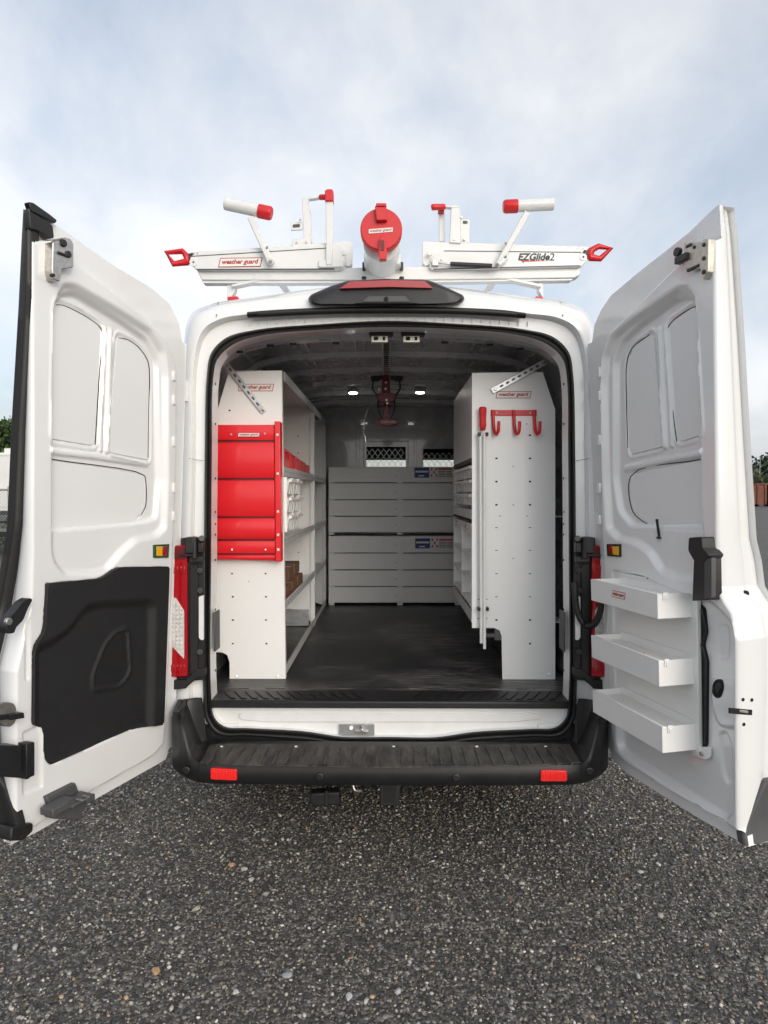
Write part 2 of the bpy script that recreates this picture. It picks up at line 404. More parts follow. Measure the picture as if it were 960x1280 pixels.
def half(keys, Y): return [P(x, y, Y) for x, y in keys]
def full_ring(h, sub=6):
    """h: left half from top centre to bottom centre; returns a closed ring"""
    h = [Vector((0, p.y, p.z)) if i in (0, len(h)-1) else p for i, p in enumerate(h)]
    pts = h+[Vector((-p.x, p.y, p.z)) for p in h[-2:0:-1]]
    n = len(pts); ext = pts[-3:]+pts+pts[:4]
    c = catmull(ext, sub)
    return c[3*sub:(3+n)*sub]
KA = [(487,353),(403,360),(315,372),(264,380),(238,394),(229,440),(225,563),(220,700),(216,870),(218,920),(240,945),(310,950),(380,950),(430,950),(487,950)]
KB = [(487,366),(403,370),(316,379),(270,387),(245,401),(234,445),(231,563),(227,700),(223,870),(226,915),(245,940),(310,944),(380,945),(430,945),(487,945)]
KC = [(487,383),(403,386),(309,393),(277,398),(255,411),(243,445),(240,563),(238,700),(236,870),(239,905),(256,929),(310,936),(380,939),(430,941),(487,941)]
KD = [(487,386),(403,389),(311,396),(280,401),(258,414),(246,447),(243,563),(241,700),(239,870),(242,903),(259,926),(310,933),(380,936),(430,938),(487,938)]
KE = [(487,401),(403,405),(321,412),(283,422),(264,441),(258.5,470),(256,563),(255,700),(254,865),(257,900),(271,919),(310,921),(380,926),(430,932),(487,932)]
KF = [(487,409),(403,412),(329,419),(293,430),(272,449),(266.5,474),(265,563),(264,700),(264,868),(268,896),(281,908),(310,910),(380,914),(430,921),(487,921)]
def mixk(a, b, t): return [(p[0]*(1-t)+q[0]*t, p[1]*(1-t)+q[1]*t) for p, q in zip(a, b)]
rA = full_ring(half(KA, .14)); rA2 = full_ring(half(mixk(KA, KB, .45), .05)); rB = full_ring(half(KB, .008)); rC = full_ring(half(KC, 0.0))
rD = full_ring(half(KD, .035)); rD2 = full_ring(half(mixk(KD, KE, .15), .05)); rE = full_ring(half(mixk(KE, KF, .5), .055))
shell = MB(); shell.loft([rA, rA2, rB, mix_ := [p.lerp(q, .92) for p, q in zip(rB, rC)], rC, rD, rD2, rE], True)
body = obj('rear_body_frame', shell, M_PAINT, van, smooth=True, ang=50)
# side walls, roof skin and front of the van
hA = [Vector((0, .14, p.z)) if i == 0 else p for i, p in enumerate(half(KA, .14))][:10]
def section(Y, sx=1., zt=2.6, zb=.38, dz=0.):
    """half section of the body at Y, top centre to sill"""
    o = []; z1 = hA[0].z
    for p in hA:
        t = (p.z-zb)/(z1-zb); o.append(Vector((p.x*sx, Y, zb+t*(zt+dz-zb))))
    o.append(Vector((o[-1].x*.99, Y, zb-.02)))
    return o
def fullsec(h): return h[::-1]+[Vector((-p.x, p.y, p.z)) for p in h[1:]]
z1 = hA[0].z
secs = [hA+[Vector((hA[-1].x*.99, .14, .36))]] + [section(Y, s_, zt) for Y, s_, zt in
        ((.35, 1.015, z1+.02), (.8, 1.025, z1+.035), (2.2, 1.03, z1+.04), (3.4, 1.03, z1+.03), (3.95, 1.02, z1-.03), (4.35, .99, z1-.14))]
side = MB(); side.loft([fullsec(catmull(s_, 4)) for s_ in secs], False)
obj('body_side_panels', side, M_PAINT, van, smooth=True, ang=60)
f0 = fullsec(catmull(section(4.35, .99, z1-.14), 4)); f1 = fullsec(catmull(section(5.05, .95, 1.42), 4)); f2 = fullsec(catmull(section(5.6, .90, 1.22), 4)); f3 = fullsec(catmull(section(5.8, .82, .85), 4))
nose = MB().loft([f1, f2, f3]); nose.f.append(tuple(range(len(nose.v)-len(f3), len(nose.v))))
n_ = len(f0); lo_, hi_ = int(n_*.30), int(n_*.70)
pil = MB().loft([f0[:lo_+1], f1[:lo_+1]]); obj('front_pillar', pil, M_PAINT, van, smooth=True)
pil = MB().loft([f0[hi_:], f1[hi_:]]); obj('front_pillar', pil, M_PAINT, van, smooth=True)
obj('bonnet', nose, M_PAINT, van, smooth=True, ang=50)
obj('windscreen', MB().loft([f0[lo_:hi_+1], f1[lo_:hi_+1]]), M_GLASS, van, smooth=True, recalc=False)
cab = MB().box((-.8, 3.9, 1.98), (.8, 4.3, 2.02)); obj('cab_headliner', cab, M_DGREY, van)
obj('sky_block_header', MB().box((-.86, 4.26, 1.995), (.86, 4.31, 2.40)), M_DGREY, van, bevel=.01)  # added to block the bright windscreen sky from the mesh windows
obj('dashboard', MB().box((-.85, 4.5, .7), (.85, 4.95, 1.3)), M_BLACK, van, bevel=.04)
for sx in (-.45, .45):
    sb = MB().box((sx-.25, 3.35, .8), (sx+.25, 3.85, 1.0)); st_ = MB().box((sx-.24, 3.3, 1.0), (sx+.24, 3.45, 1.62)).box((sx-.12, 3.33, 1.64), (sx+.12, 3.42, 1.84))
    sc_ = obj('seat', sb, M_DGREY, van, bevel=.04); obj('seat_back', st_, M_DGREY, sc_, bevel=.03)
obj('underbody', MB().box((-.93, .1, .34), (.93, 5.4, .62)), M_BLACK, van)
for sx in (-1, 1):
    for wy in (1.05, 4.75):
        w_ = MB(); prof = [(.0,.20),(.02,.33),(.04,.345),(.20,.345),(.22,.33),(.235,.20)]
        rings = []
        for a, r_ in prof: rings.append([Vector((sx*(.96-a), wy+r_*math.cos(2*math.pi*k/32), .347+r_*math.sin(2*math.pi*k/32))) for k in range(32)])
        w_.loft(rings, True); wo = obj('wheel', w_, M_TYRE, van, smooth=True)
        obj('rim', MB().cyl((sx*.93, wy, .347), (sx*.80, wy, .347), .205, 24), M_RIM, wo, smooth=True, bevel=.01)

# inner flange of the doorway, then the cargo space lining
rG0 = full_ring(half(mixk(KE, KF, .5), .05)); rF = full_ring(half(KF, .056)); rG = [p+Vector((0, .105, 0)) for p in rF]
LX = [(0,2.405),(.30,2.40),(.56,2.385),(.74,2.345),(.86,2.26),(.915,2.10),(.935,1.8),(.945,1.35),(.95,.8),(.95,.70),(.93,.63),(.7,.62),(.5,.62),(.3,.62),(0,.62)]
def liner_ring(Y): return full_ring([Vector((-x, Y, z)) for x, z in LX])
fl = MB(); fl.loft([rG0, rF, rG, [p.lerp(q, .25)+Vector((0, .012, 0)) for p, q in zip(rG, liner_ring(.17))]], True)
obj('doorway_flange', fl, M_PAINT2, van, smooth=True, ang=50)
inr = MB(); r0 = [p.lerp(q, .25)+Vector((0, .013, 0)) for p, q in zip(rG, liner_ring(.17))]
inr.loft([r0, liner_ring(.20), liner_ring(1.7), liner_ring(3.14)], True)
inner = obj('cargo_lining', inr, M_INNER, van, smooth=True, ang=60)
# transverse roof bows and the panels between them
def ceil_z(x): return float(np.interp(abs(x), [a for a, b in LX[:6]], [b for a, b in LX[:6]]))
for Y, w_ in ((.33, .10), (.78, .07), (1.25, .08), (1.72, .07), (2.2, .08), (2.68, .07)):
    b_ = MB(); pr = [(-w_/2, .0), (-w_/2+.012, -.03), (w_/2-.012, -.03), (w_/2, .0)]
    b_.loft([[Vector((x, Y+a, ceil_z(x)+.004+c)) for a, c in pr] for x in np.linspace(-.9, .9, 33)])
    obj('roof_bow', b_, M_INNER, van, smooth=True, ang=30)
for Y in (.55, 1.02, 1.48, 1.96):
    for sx in (-.62, -.31, 0, .31, .62):
        q = MB(); x0, x1 = sx-.13, sx+.13
        for xx in (x0, x1): q.bar((xx, Y-.13, ceil_z(xx)-.004), (xx, Y+.13, ceil_z(xx)-.004), .014, .012)
        obj('ceiling_bead', q, M_INNER, van, bevel=.003)
# grommets and slots of the header
hs = MB()
for px, py in ((300,440),(338,432),(366,430),(420,429),(556,428),(612,431),(650,436),(664,447)):
    c = P(px, py, .19); hs.obox(c, (.016,0,0), (0,.004,0), (0,0,.005))
obj('header_slot', hs, M_HOLE, van, kind='stuff')
# black seal around the doorway
sR = [full_ring(half(mixk(KE, KF, t), y)) for t, y in ((0,.052),(.04,.030),(.22,.020),(.42,.024),(.50,.034),(.58,.024),(.80,.018),(.97,.030),(1.0,.06))]
obj('doorway_seal', MB().loft(sR, True), M_RUB, van, smooth=True, ang=70)
# rubber strip and clip row over the door
top = [(309,393,6),(340,391,7),(403,388,7),(487,386.8,7.5),(571,388,7),(630,391,7),(657,394,6)]
st = MB(); ringsT = []
for x, y, h in [tuple(v) for v in catmull([(a,b,c) for a,b,c in top], 6)]:
    a = P(x, y-h/2, -.012); b = P(x, y+h/2, -.012); ringsT.append([a+Vector((0,.02,0)), a, a.lerp(b,.5)+Vector((0,-.008,0)), b, b+Vector((0,.02,0))])
st.loft(ringsT); obj('header_rubber_strip', st, M_RUB, van, smooth=True, ang=70)
cl = MB()
for i in range(31):
    x = 312+i*11.6; t = abs(x-487)/175; y = 397+7*t*t
    cl.obox(P(x, y+.5, .044), (.0013,0,0), (0,.004,0), (0,0,.010))
obj('clip_slot', cl, M_PAINT2, van, kind='stuff')
# panel seams at the roof corners
for s in (0, 1):
    q = MB(); m_ = (lambda x: 974-x) if s else (lambda x: x)
    a = P(m_(273), 379, .085); b = P(m_(270.5), 395, -.003)
    q.bar(a+Vector((0,-.004,.003)), b, .003, .004); obj('panel_seam', q, M_DGREY, van)
    q = MB(); q.bar(P(m_(236), 563+10, -.004), P(m_(254), 566+10, .046), .0015, .002); obj('panel_seam', q, M_DGREY, van)
# striker pocket on the jamb, grey pads on the inner flange
for s in (0, 1):
    m_ = (lambda x: 974-x) if s else (lambda x: x)
    q = MB().prism([P(m_(x), y, -.006) for x, y in rpoly([(231,476),(235,476),(235,502),(231,502)], 2)], (0,.01,0)); obj('jamb_bump_stop', q, M_PAINT2, van, bevel=.002)
    q = MB().obox(P(m_(269.5), 788, .11)+Vector((.006 if not s else -.006, 0, 0)), (.004,0,0), (0,.045,0), (0,0,.092)); obj('jamb_cover', q, M_DGREY, van, bevel=.006)
    q = MB()
    for yy in (480, 530, 598, 640, 655, 668, 700, 762, 838): q.obox(P(m_(268.5), yy, .10)+Vector((.0035 if not s else -.0035, 0, 0)), (.001,0,0), (0,.006,0), (0,0,.005))
    obj('jamb_slot', q, M_HOLE, van, kind='stuff')

# ---- high brake light with camera
bl = [(385,373),(389,368),(412,358),(435,350.6),(482,348.5),(531,349.5),(541,352),(560,360),(579,369),(581,374),(577,379),(563,381),(482,382.5),(414,382),(394,382),(387,379)]
blr = rpoly(bl, 3, 3)
cxy = (483, 368)
def ins(k, ky=None): ky = k if ky is None else ky; return [((x-cxy[0])*k+cxy[0], (y-cxy[1])*ky+cxy[1]) for x, y in blr]
b_ = MB().loft([[P(x, y, .07) for x, y in blr], [P(x, y, -.02) for x, y in blr], [P(x, y, -.045) for x, y in ins(.975, .90)], [P(x, y+.6, -.055) for x, y in ins(.94, .80)]], True)
b_.f.append(tuple(range(len(b_.v)-len(blr), len(b_.v))))
brk = obj('high_brake_light', b_, M_BLACK, van, smooth=True, ang=40)
q = MB().prism([P(x, y, -.070) for x, y in rpoly([(424,360.5),(437,352),(487,350),(531,351),(541,360),(487,358.5)], 1.2, 3)], (0,.05,0)); obj('red_lens', q, M_LENSR, brk, bevel=.003)
q = MB().prism([P(x, y, -.068) for x, y in rpoly([(443,379),(458,368.5),(508,367.5),(523,379)], 1.5, 3)], (0,.02,0)); ch = obj('camera_housing', q, M_RUB, brk, bevel=.003)
q = MB().prism([P(x, y, -.074) for x, y in rpoly([(453,377),(461,370.5),(506,370),(513,377)], 1.0, 3)], (0,.01,0)); obj('camera_recess', q, M_DGREY, brk, bevel=.003)
q = MB().cyl(P(483, 373, -.07), P(483, 373, -.084), .009, 16); obj('camera_lens', q, M_BLACK, brk, bevel=.002)

# ---- tail lamps, hinges
for s in (0, 1):
    m_ = (lambda x: 974-x) if s else (lambda x: x)
    dx = 1 if not s else -1
    hp = [(208,676),(238,671),(256,673),(256,850),(243,851),(232,860),(208,862)]
    q = MB().prism([P(m_(x), y, -.012) for x, y in hp], (0,.05,0)); hs_ = obj('lamp_housing', q, M_BLACK, van, bevel=.004)
    q = MB().prism([P(m_(x), y, -.026) for x, y in rpoly([(237.5,706),(247,706),(247,842),(237.5,842)], 1.5)], (0,.02,0)); obj('hinge_channel', q, M_RUB, hs_, bevel=.002)
    q = MB().prism([P(m_(x), y, -.022) for x, y in rpoly([(248.5,746),(254.5,744),(254.5,800),(251,800),(248.5,797)], 1.2)], (0,.012,0)); obj('body_slot', q, M_PAINT2, hs_)
    for yy in (713, 738, 815):
        q = MB().cyl(P(m_(250), yy, -.012), P(m_(250), yy, -.030), .014, 18).cyl(P(m_(250), yy, -.03), P(m_(250), yy, -.034), .007, 12); obj('bolt', q, M_RUB, hs_, smooth=True, bevel=.002)
    q = MB().prism([P(m_(x), y, -.03) for x, y in rpoly([(211,850),(232,850),(246,836),(256,836),(256,846),(243,849),(232,861),(211,863)], 1.5)], (0,.05,0)); obj('lamp_lower_trim', q, M_RUB, hs_, bevel=.004)
    lp = rpoly([(200,681),(235,681),(235.5,846),(200,848)], 3)
    q = MB().loft([[P(m_(x), y, .03) for x, y in lp], [P(m_(x), y, -.035) for x, y in lp], [P(m_(217+(x-217)*.93), 764+(y-764)*.985, -.048) for x, y in lp]], True)
    q.f.append(tuple(range(len(q.v)-len(lp), len(q.v))))
    tl = obj('tail_lamp', q, M_LENSR, van, smooth=True, ang=40)
    q = MB().prism([P(m_(x), y, -.052) for x, y in rpoly([(205,742),(220,748),(230,764),(230,824),(216,809),(205,800)], 1.5)], (0,.012,0)); obj('clear_lens', q, M_LENSC, tl, bevel=.003)
    q = MB()
    q2 = MB().prism([P(m_(x), y, -.0505) for x, y in rpoly([(205,684),(232,684),(232,699),(205,699)], 2)], (0,.01,0)); obj('dark_segment', q2, M_DKRED, tl, bevel=.002)
    for i in range(14):
        for j in range(5):
            x, y = 211+j*4.6, 690+i*11.2
            if not (704 < y < 722 or y > 828): continue
            c = P(m_(x), y, -.050); q.obox(c, (.0072,0,0), (0,.002,0), (0,0,.017))
    obj('lens_cell', q, M_LENSR, tl, bevel=.0015, kind='stuff')
    q = MB()
    for i in range(11):
        for j in range(4):
            x, y = 212+j*4.6, 756+i*5.4
            if y > 800+j*6 or y < 748+j*4: continue
            q.obox(P(m_(x), y, -.0535), (.0055,0,0), (0,.002,0), (0,0,.007))
    obj('clear_lens_cell', q, M_LENSC, tl, bevel=.002, kind='stuff')
    for (yy, hh) in ((684, 1), (566, 0)):
        if not hh: continue
        q = MB().obox(P(m_(239), yy-3, -.05), (.018,0,0), (0,.03,0), (0,0,.035)).obox(P(m_(252), yy, -.04), (.012,0,0), (0,.02,0), (0,0,.022)).obox(P(m_(246), yy+15, -.035), (.03,0,0), (0,.015,0), (0,0,.013))
        q.cyl(P(m_(243), yy-12, -.065), P(m_(243), yy+14, -.065), .012, 14).obox(P(m_(232), yy+10, -.06), (.03,0,0), (0,.006,0), (0,0,.006))
        hg = obj('door_hinge', q, M_BLACK, van, bevel=.003)
        q = MB().cyl(P(m_(252), yy-11, -.03), P(m_(252), yy-11, -.075), .013, 16); obj('hinge_roller', q, M_DGREY, hg, bevel=.002)
# corrugated harness by the right lamp
pth = catmull([P(718,728,-.03), P(719,745,-.045), P(722,765,-.055), P(731,781,-.07), P(742,781,-.10), P(750,765,-.12), P(752,745,-.13)], 14)
rr = [.0155 if i % 2 else .0125 for i in range(len(pth))]
obj('wiring_conduit', MB().tube(pth, rr, 12), M_RUB, van, smooth=True, ang=80)

# ---- bumper
def bump_section(X):
    a = abs(X); k = float(sm(np.array(a-.826), .022)); c = max(0, a-.72)/.24; c = c**2.2*.17
    zt = .498+.187*k-.012*max(0, (a-.88))/.08*k
    zb_ = zt; zs = .498+.19*float(sm(np.array(a-.84), .09)); zf = .498+.185*float(sm(np.array(a-.795), .11))**1.6-.02*max(0, a-.9)/.05
    return [(-.004*(1-k)+.06*k, zb_-.022*(1-k)+.004*k), (-.03, zb_+.001), (-.085, zs), (-.268, zf), (-.284, zf-.004), (-.294, min(zf-.02, zf-.03+0*k)), (-.292, .425), (-.280, .408), (-.20, .398), (.05, .40)], c
bp = MB(); rings = []
xs = list(np.linspace(-.952, -.70, 26))+list(np.linspace(-.68, .68, 24))+list(np.linspace(.70, .952, 26))
for X in xs:
    pr, c = bump_section(X); rings.append([Vector((X, min(y+c+.012*(X/.8)**2, -.006-.012*i if (i < 3 and abs(X) > .82) else .08), z)) for i, (y, z) in enumerate(pr)])
bp.loft(rings); bp.f.append(tuple(range(10))); bp.f.append(tuple(range(len(bp.v)-10, len(bp.v))))
bump = obj('rear_bumper', bp, M_BUMP, van, smooth=True, ang=38)
q = MB().prism([PZ(x, y, .501) for x, y in [(262,931),(300,930),(400,933),(487,933),(574,933),(674,930),(712,931),(726,954),(675,957),(580,959),(487,960),(394,959),(299,957),(250,954)]], (0,0,.004))
pad = obj('step_pad', q, M_PAD, bump, bevel=.0015)
for i in range(29):
    u = (i-14)/14; xb = 487+u*212; xf = 487+u*228
    lean = 6*u
    a = PZ(xb+abs(0), 934.5, .506); b = PZ(xf, 955, .506)
    q = MB().bar(a, b, .007, .006); o = obj('tread_rib', q, M_PAD, bump, loc=(a+b)/2)
for px, py in ((279.5,968),(692.5,970)):
    c = P(px, py, -.28); sg = -1 if px < 487 else 1
    xx = c.x; pr, cc = bump_section(xx); yy = -.296+cc+.012*(xx/.8)**2
    q = MB().prism([P(x, y, yy-.006) for x, y in rpoly([(px-16.5,py-7),(px+16.5,py-6.5),(px+16.5,py+7),(px-16.5,py+7)] if sg > 0 else [(px-16.5,py-7.5),(px+16.5,py-6),(px+16.5,py+8),(px-16.5,py+6.5)], 2.5)], (0,.02,0))
    obj('reflector', q, M_REFL, bump, bevel=.0025)
    q = MB()
    for i in range(9): q.obox(P(px-12.8+i*3.2, py+.3, yy-.0065), (.0035,0,0), (0,.0015,0), (0,0,.014))
    obj('reflector_prism', q, M_REFL, bump, kind='stuff', bevel=.001)
for px, py in ((233,963),(399.5,971),(570,972),(737,964)):
    c = P(px, py, -.29); pr, cc = bump_section(c.x); yy = -.296+cc+.012*(c.x/.8)**2
    c = P(px, py, yy); q = MB().tube([c+Vector((0,.02,0)), c+Vector((0,-.003,0)), c+Vector((0,-.0045,0))], [.0165,.0165,.0145], 24)
    o = obj('parking_sensor', q, M_BUMP, bump, smooth=True, ang=40); q = MB().cyl(c+Vector((0,-.002,0)), c+Vector((0,-.0062,0)), .0105, 20); obj('sensor_face', q, M_BUMP, o, smooth=True, ang=40)
for px in (277, 370, 492, 596, 682):
    obj('pad_clip', MB().obox(PZ(px, 933, .508), (.006,0,0), (0,.004,0), (0,0,.002)), M_LBLW, bump, bevel=.001)
for sx in (-1, 1):
    q = MB(); X = sx*.795; pr, c = bump_section(X)
    pp = [Vector((X, y+c+.012*(X/.8)**2-.0015, z+.001)) for y, z in pr[2:8]]
    q.tube(pp, .0012, 6); obj('bumper_joint', q, M_HOLE, bump)

tp_k = [(256,905),(270,917),(310,921),(380,926),(430,931.5),(487,932)]; tp_k = tp_k+[(974-x, y) for x, y in tp_k[-2::-1]]
q = MB().prism([P(x, y, .035) for x, y in tp_k]+[P(x, y, .035) for x, y in ((719,950),(255,950))], (0,.012,0)); obj('threshold_cover', q, M_BUMP, van)
# ---- sill below the floor
SY = .085
q = MB().prism([P(x, y, SY) for x, y in [(262,884),(712,884),(712,926),(487,929),(262,926)]], (0,.03,0)); sill = obj('door_sill', q, M_PAINT2, van)
q = MB().prism([P(x, y, SY-.008) for x, y in rpoly([(297,892),(677,892),(677,899),(640,903),(335,903),(300,900)], 5)], (0,.012,0)); obj('sill_swage', q, M_PAINT2, sill, bevel=.004)
q = MB().prism([P(x, y, SY-.012) for x, y in rpoly([(272,905),(300,905),(301,915),(268,915)], 3)], (0,.012,0)); obj('sill_step', q, M_PAINT2, sill, bevel=.003)
q = MB().prism([P(x, y, SY-.012) for x, y in rpoly([(673,905),(702,905),(706,915),(672,915)], 3)], (0,.012,0)); obj('sill_step', q, M_PAINT2, sill, bevel=.003)
q = MB().prism([P(x, y, SY-.016) for x, y in rpoly([(424,905.5),(468,905.5),(468,919),(424,919)], 1)], (0,.02,0)); sp_ = obj('striker_plate', q, M_GALV, sill, bevel=.0015)
q = MB().cyl(P(439,910,SY-.016), P(439,910,SY-.030), .011, 16).cyl(P(453,912,SY-.016), P(453,912,SY-.05), .006, 10).obox(P(453,911,SY-.03), (.005,0,0), (0,.014,0), (0,0,.017)).obox(P(452,915,SY-.022), (.030,0,0), (0,.006,0), (0,0,.006))
obj('striker_loop', q, M_STEEL, sill, bevel=.002)

# ---- cargo floor
FZ = .66
q = MB().box((-.90, .21, FZ-.04), (.90, 3.12, FZ)); fl_ = obj('cargo_floor', q, M_FLOOR, van)
lipp = [(.045, FZ-.035), (.045, FZ-.006), (.052, FZ), (.21, FZ+.002), (.21, FZ-.035)]
q = MB().loft([[Vector((X, y, z)) for y, z in lipp] for X in (-.835, .835)], True); q.f += [tuple(range(5)), tuple(range(9, 4, -1))]
sc2 = obj('scuff_plate', q, M_BUMP, fl_, bevel=.004)
for i in range(30):
    if 13 <= i <= 15: continue
    X = -.74+i*.051; sk = .06
    q = MB().prism([(X, .075, FZ+.0015), (X+.026, .075, FZ+.0015), (X+.026-sk*(1 if X < 0 else -1)*1, .185, FZ+.003), (X-sk*(1 if X < 0 else -1), .185, FZ+.003)], (0,0,.003))
    obj('grip_block', q, M_BUMP, fl_, bevel=.001)
for i in range(10):
    X = -.78+i*.175
    q = MB().box((X, .24, FZ), (X+.09, .262, FZ+.002)); obj('floor_rib', q, M_FLOOR, fl_)

# ---- latch plates under the header
for px in (476, 516):
    q = MB().prism([P(x, y, .145) for x, y in rpoly([(px-15,410.5),(px+15,410.5),(px+15.5,419),(px-14.5,419)], 1.5)], (0,.05,0)); o = obj('latch_pocket', q, M_BLACK, van, bevel=.003)
    q = MB().prism([P(x, y, .15) for x, y in rpoly([(px-12,419.5),(px+9,419.5),(px+9,428),(px-12,428)], 1)], (0,.02,0)); obj('upper_striker', q, M_BRASS, o, bevel=.002)
    q = MB().obox(P(px-6, 423, .147), (.010,0,0), (0,.004,0), (0,0,.008)).obox(P(px+4, 423, .147), (.006,0,0), (0,.004,0), (0,0,.008)); obj('striker_hole', q, M_HOLE, o, bevel=.002)
# ceiling lamps
for px, py, Y in ((441.5,491,2.25),(525,490.5,2.25)):
    c = P(px, py, Y); z_ = ceil_z(c.x)-.034; c = PZ(px, py, z_)
    q = MB().cyl(c+Vector((0,0,.03)), c, .042, 24); o = obj('dome_light', q, M_INNER, van, smooth=True, bevel=.004); q = MB().cyl(c+Vector((0,0,-.001)), c+Vector((0,0,-.006)), .030, 24); obj('light_lens', q, M_LAMP, o, smooth=True)
# tow hitch
q = MB().box((-.03, -.22, .315), (.03, .15, .385)).box((-.5, .05, .33), (.5, .11, .39)); hit = obj('tow_hitch', q, M_BLACK, van, bevel=.004)
q = MB().box((-.042, -.235, .300), (.042, -.20, .395)); obj('receiver_collar', q, M_RUB, hit, bevel=.006)
q = MB().box((-.026, -.2365, .315), (.026, -.2355, .38)); obj('receiver_opening', q, M_HOLE, hit)
q = MB().prism([P(x, y, -.17) for x, y in rpoly([(388,992),(424,990),(425,1007),(392,1008),(386,1002)], 3)], (0,.06,0)); o = obj('trailer_socket', q, M_BLACK, hit, bevel=.008)
q = MB().prism([P(x, y, -.176) for x, y in rpoly([(406,989),(410,989),(410,1008),(406,1008)], 1)], (0,.06,0)); obj('socket_rib', q, M_RUB, o, bevel=.002)
q = MB().box((-.15, -.16, .36), (-.04, -.10, .385)).box((.045, -.16, .352), (.22, -.10, .38)); obj('hitch_arm', q, M_BLACK, hit, bevel=.006)
q = MB().tube(catmull([(-.16,-.17,.40), (-.15,-.18,.345), (-.12,-.18,.34)], 5), .005, 8); obj('safety_chain_loop', q, M_STEEL, hit, smooth=True)
q = MB().box((.24, -.16, .375), (.33, -.155, .392)); obj('hitch_label', q, M_LBLW, hit)

# ================================================================== REAR DOORS
class Door:
    def __init__(s, Ht, Hb, Ft, Fb):
        s.Ht, s.Hb, s.Ft, s.Fb = Ht, Hb, Ft, Fb
        s.W = ((Ft-Ht).xy.length+(Fb-Hb).xy.length)/2
        d = (((Ft-Ht)+(Fb-Hb))/2); d.z = 0; s.d = d.normalized()
        n = Vector((s.d.y, -s.d.x, 0)); s.n = n if n.x*(-1 if Ht.x > 0 else 1) > 0 else -n
    def pos(s, u, z, w=0.):
        H = s.Hb.lerp(s.Ht, (z-s.Hb.z)/(s.Ht.z-s.Hb.z)); Fp = s.Fb.lerp(s.Ft, (z-s.Fb.z)/(s.Ft.z-s.Fb.z))
        p = H.lerp(Fp, u/s.W)+s.n*w; p.z = z; return p
    def inv(s, px, py, w=0.):
        u, z = s.W/2, 1.5
        for _ in range(14):
            a = proj(s.pos(u, z, w)); e = 1e-4
            b = proj(s.pos(u+e, z, w)); c = proj(s.pos(u, z+e, w))
            J = np.array([[(b[0]-a[0])/e, (c[0]-a[0])/e], [(b[1]-a[1])/e, (c[1]-a[1])/e]])
            dd = np.linalg.solve(J, np.array([px-a[0], py-a[1]])); u += dd[0]; z += dd[1]
        return (u, z)
    def poly(s, pts, w=0.): return [s.inv(x, y, w) for x, y in pts]
    def prism(s, mb, pl, w0, w1):
        """pl in door coordinates"""
        a = [s.pos(u, z, w0) for u, z in pl]; n = len(a); b = [s.pos(u, z, w1) for u, z in pl]
        return mb.add(a+b, [tuple(range(n)), tuple(range(2*n-1, n-1, -1))]+[(j, i, i+n, j+n) for i in range(n) for j in [(i+1) % n]])

def field_patch(door, pl, dfn, step, wback):
    """sheet following a door whose outline is the polygon pl, with relief dfn(U, Z), edges turned back to wback"""
    us = [p[0] for p in pl]; zs = [p[1] for p in pl]
    U, Z = np.meshgrid(np.arange(min(us)-step, max(us)+step*2, step), np.arange(min(zs)-step, max(zs)+step*2, step))
    d = sdf(U, Z, pl); e = 1e-4
    gx = (sdf(U+e, Z, pl)-sdf(U-e, Z, pl))/(2*e); gz = (sdf(U, Z+e, pl)-sdf(U, Z-e, pl))/(2*e)
    near = np.abs(d) < step*.62
    U2 = np.where(near, U-gx*d, U); Z2 = np.where(near, Z-gz*d, Z); ok = (d > 0) | near
    Wd = dfn(U2, Z2); idx = -np.ones(U.shape, int); mb = MB(); vs = []
    for j in range(U.shape[0]):
        for i in range(U.shape[1]):
            if ok[j, i]: idx[j, i] = len(vs); vs.append(door.pos(float(U2[j, i]), float(Z2[j, i]), float(Wd[j, i])))
    fs = []
    for j in range(U.shape[0]-1):
        for i in range(U.shape[1]-1):
            q = (idx[j, i], idx[j, i+1], idx[j+1, i+1], idx[j+1, i])
            if min(q) >= 0: fs.append(q)
    # edge walls
    from collections import Counter
    cnt = Counter(); orient = {}
    for f in fs:
        for a, b in zip(f, f[1:]+f[:1]): cnt[(min(a, b), max(a, b))] += 1; orient[(min(a, b), max(a, b))] = (a, b)
    Uf = {idx[j, i]: (float(U2[j, i]), float(Z2[j, i])) for j in range(U.shape[0]) for i in range(U.shape[1]) if idx[j, i] >= 0}
    back = {}
    for e_, c in list(cnt.items()):
        if c == 1:
            a, b = orient[e_]
            for k in (a, b):
                if k not in back: back[k] = len(vs); vs.append(door.pos(*Uf[k], wback))
            fs.append((b, a, back[a], back[b]))
    return mb.add(vs, fs)

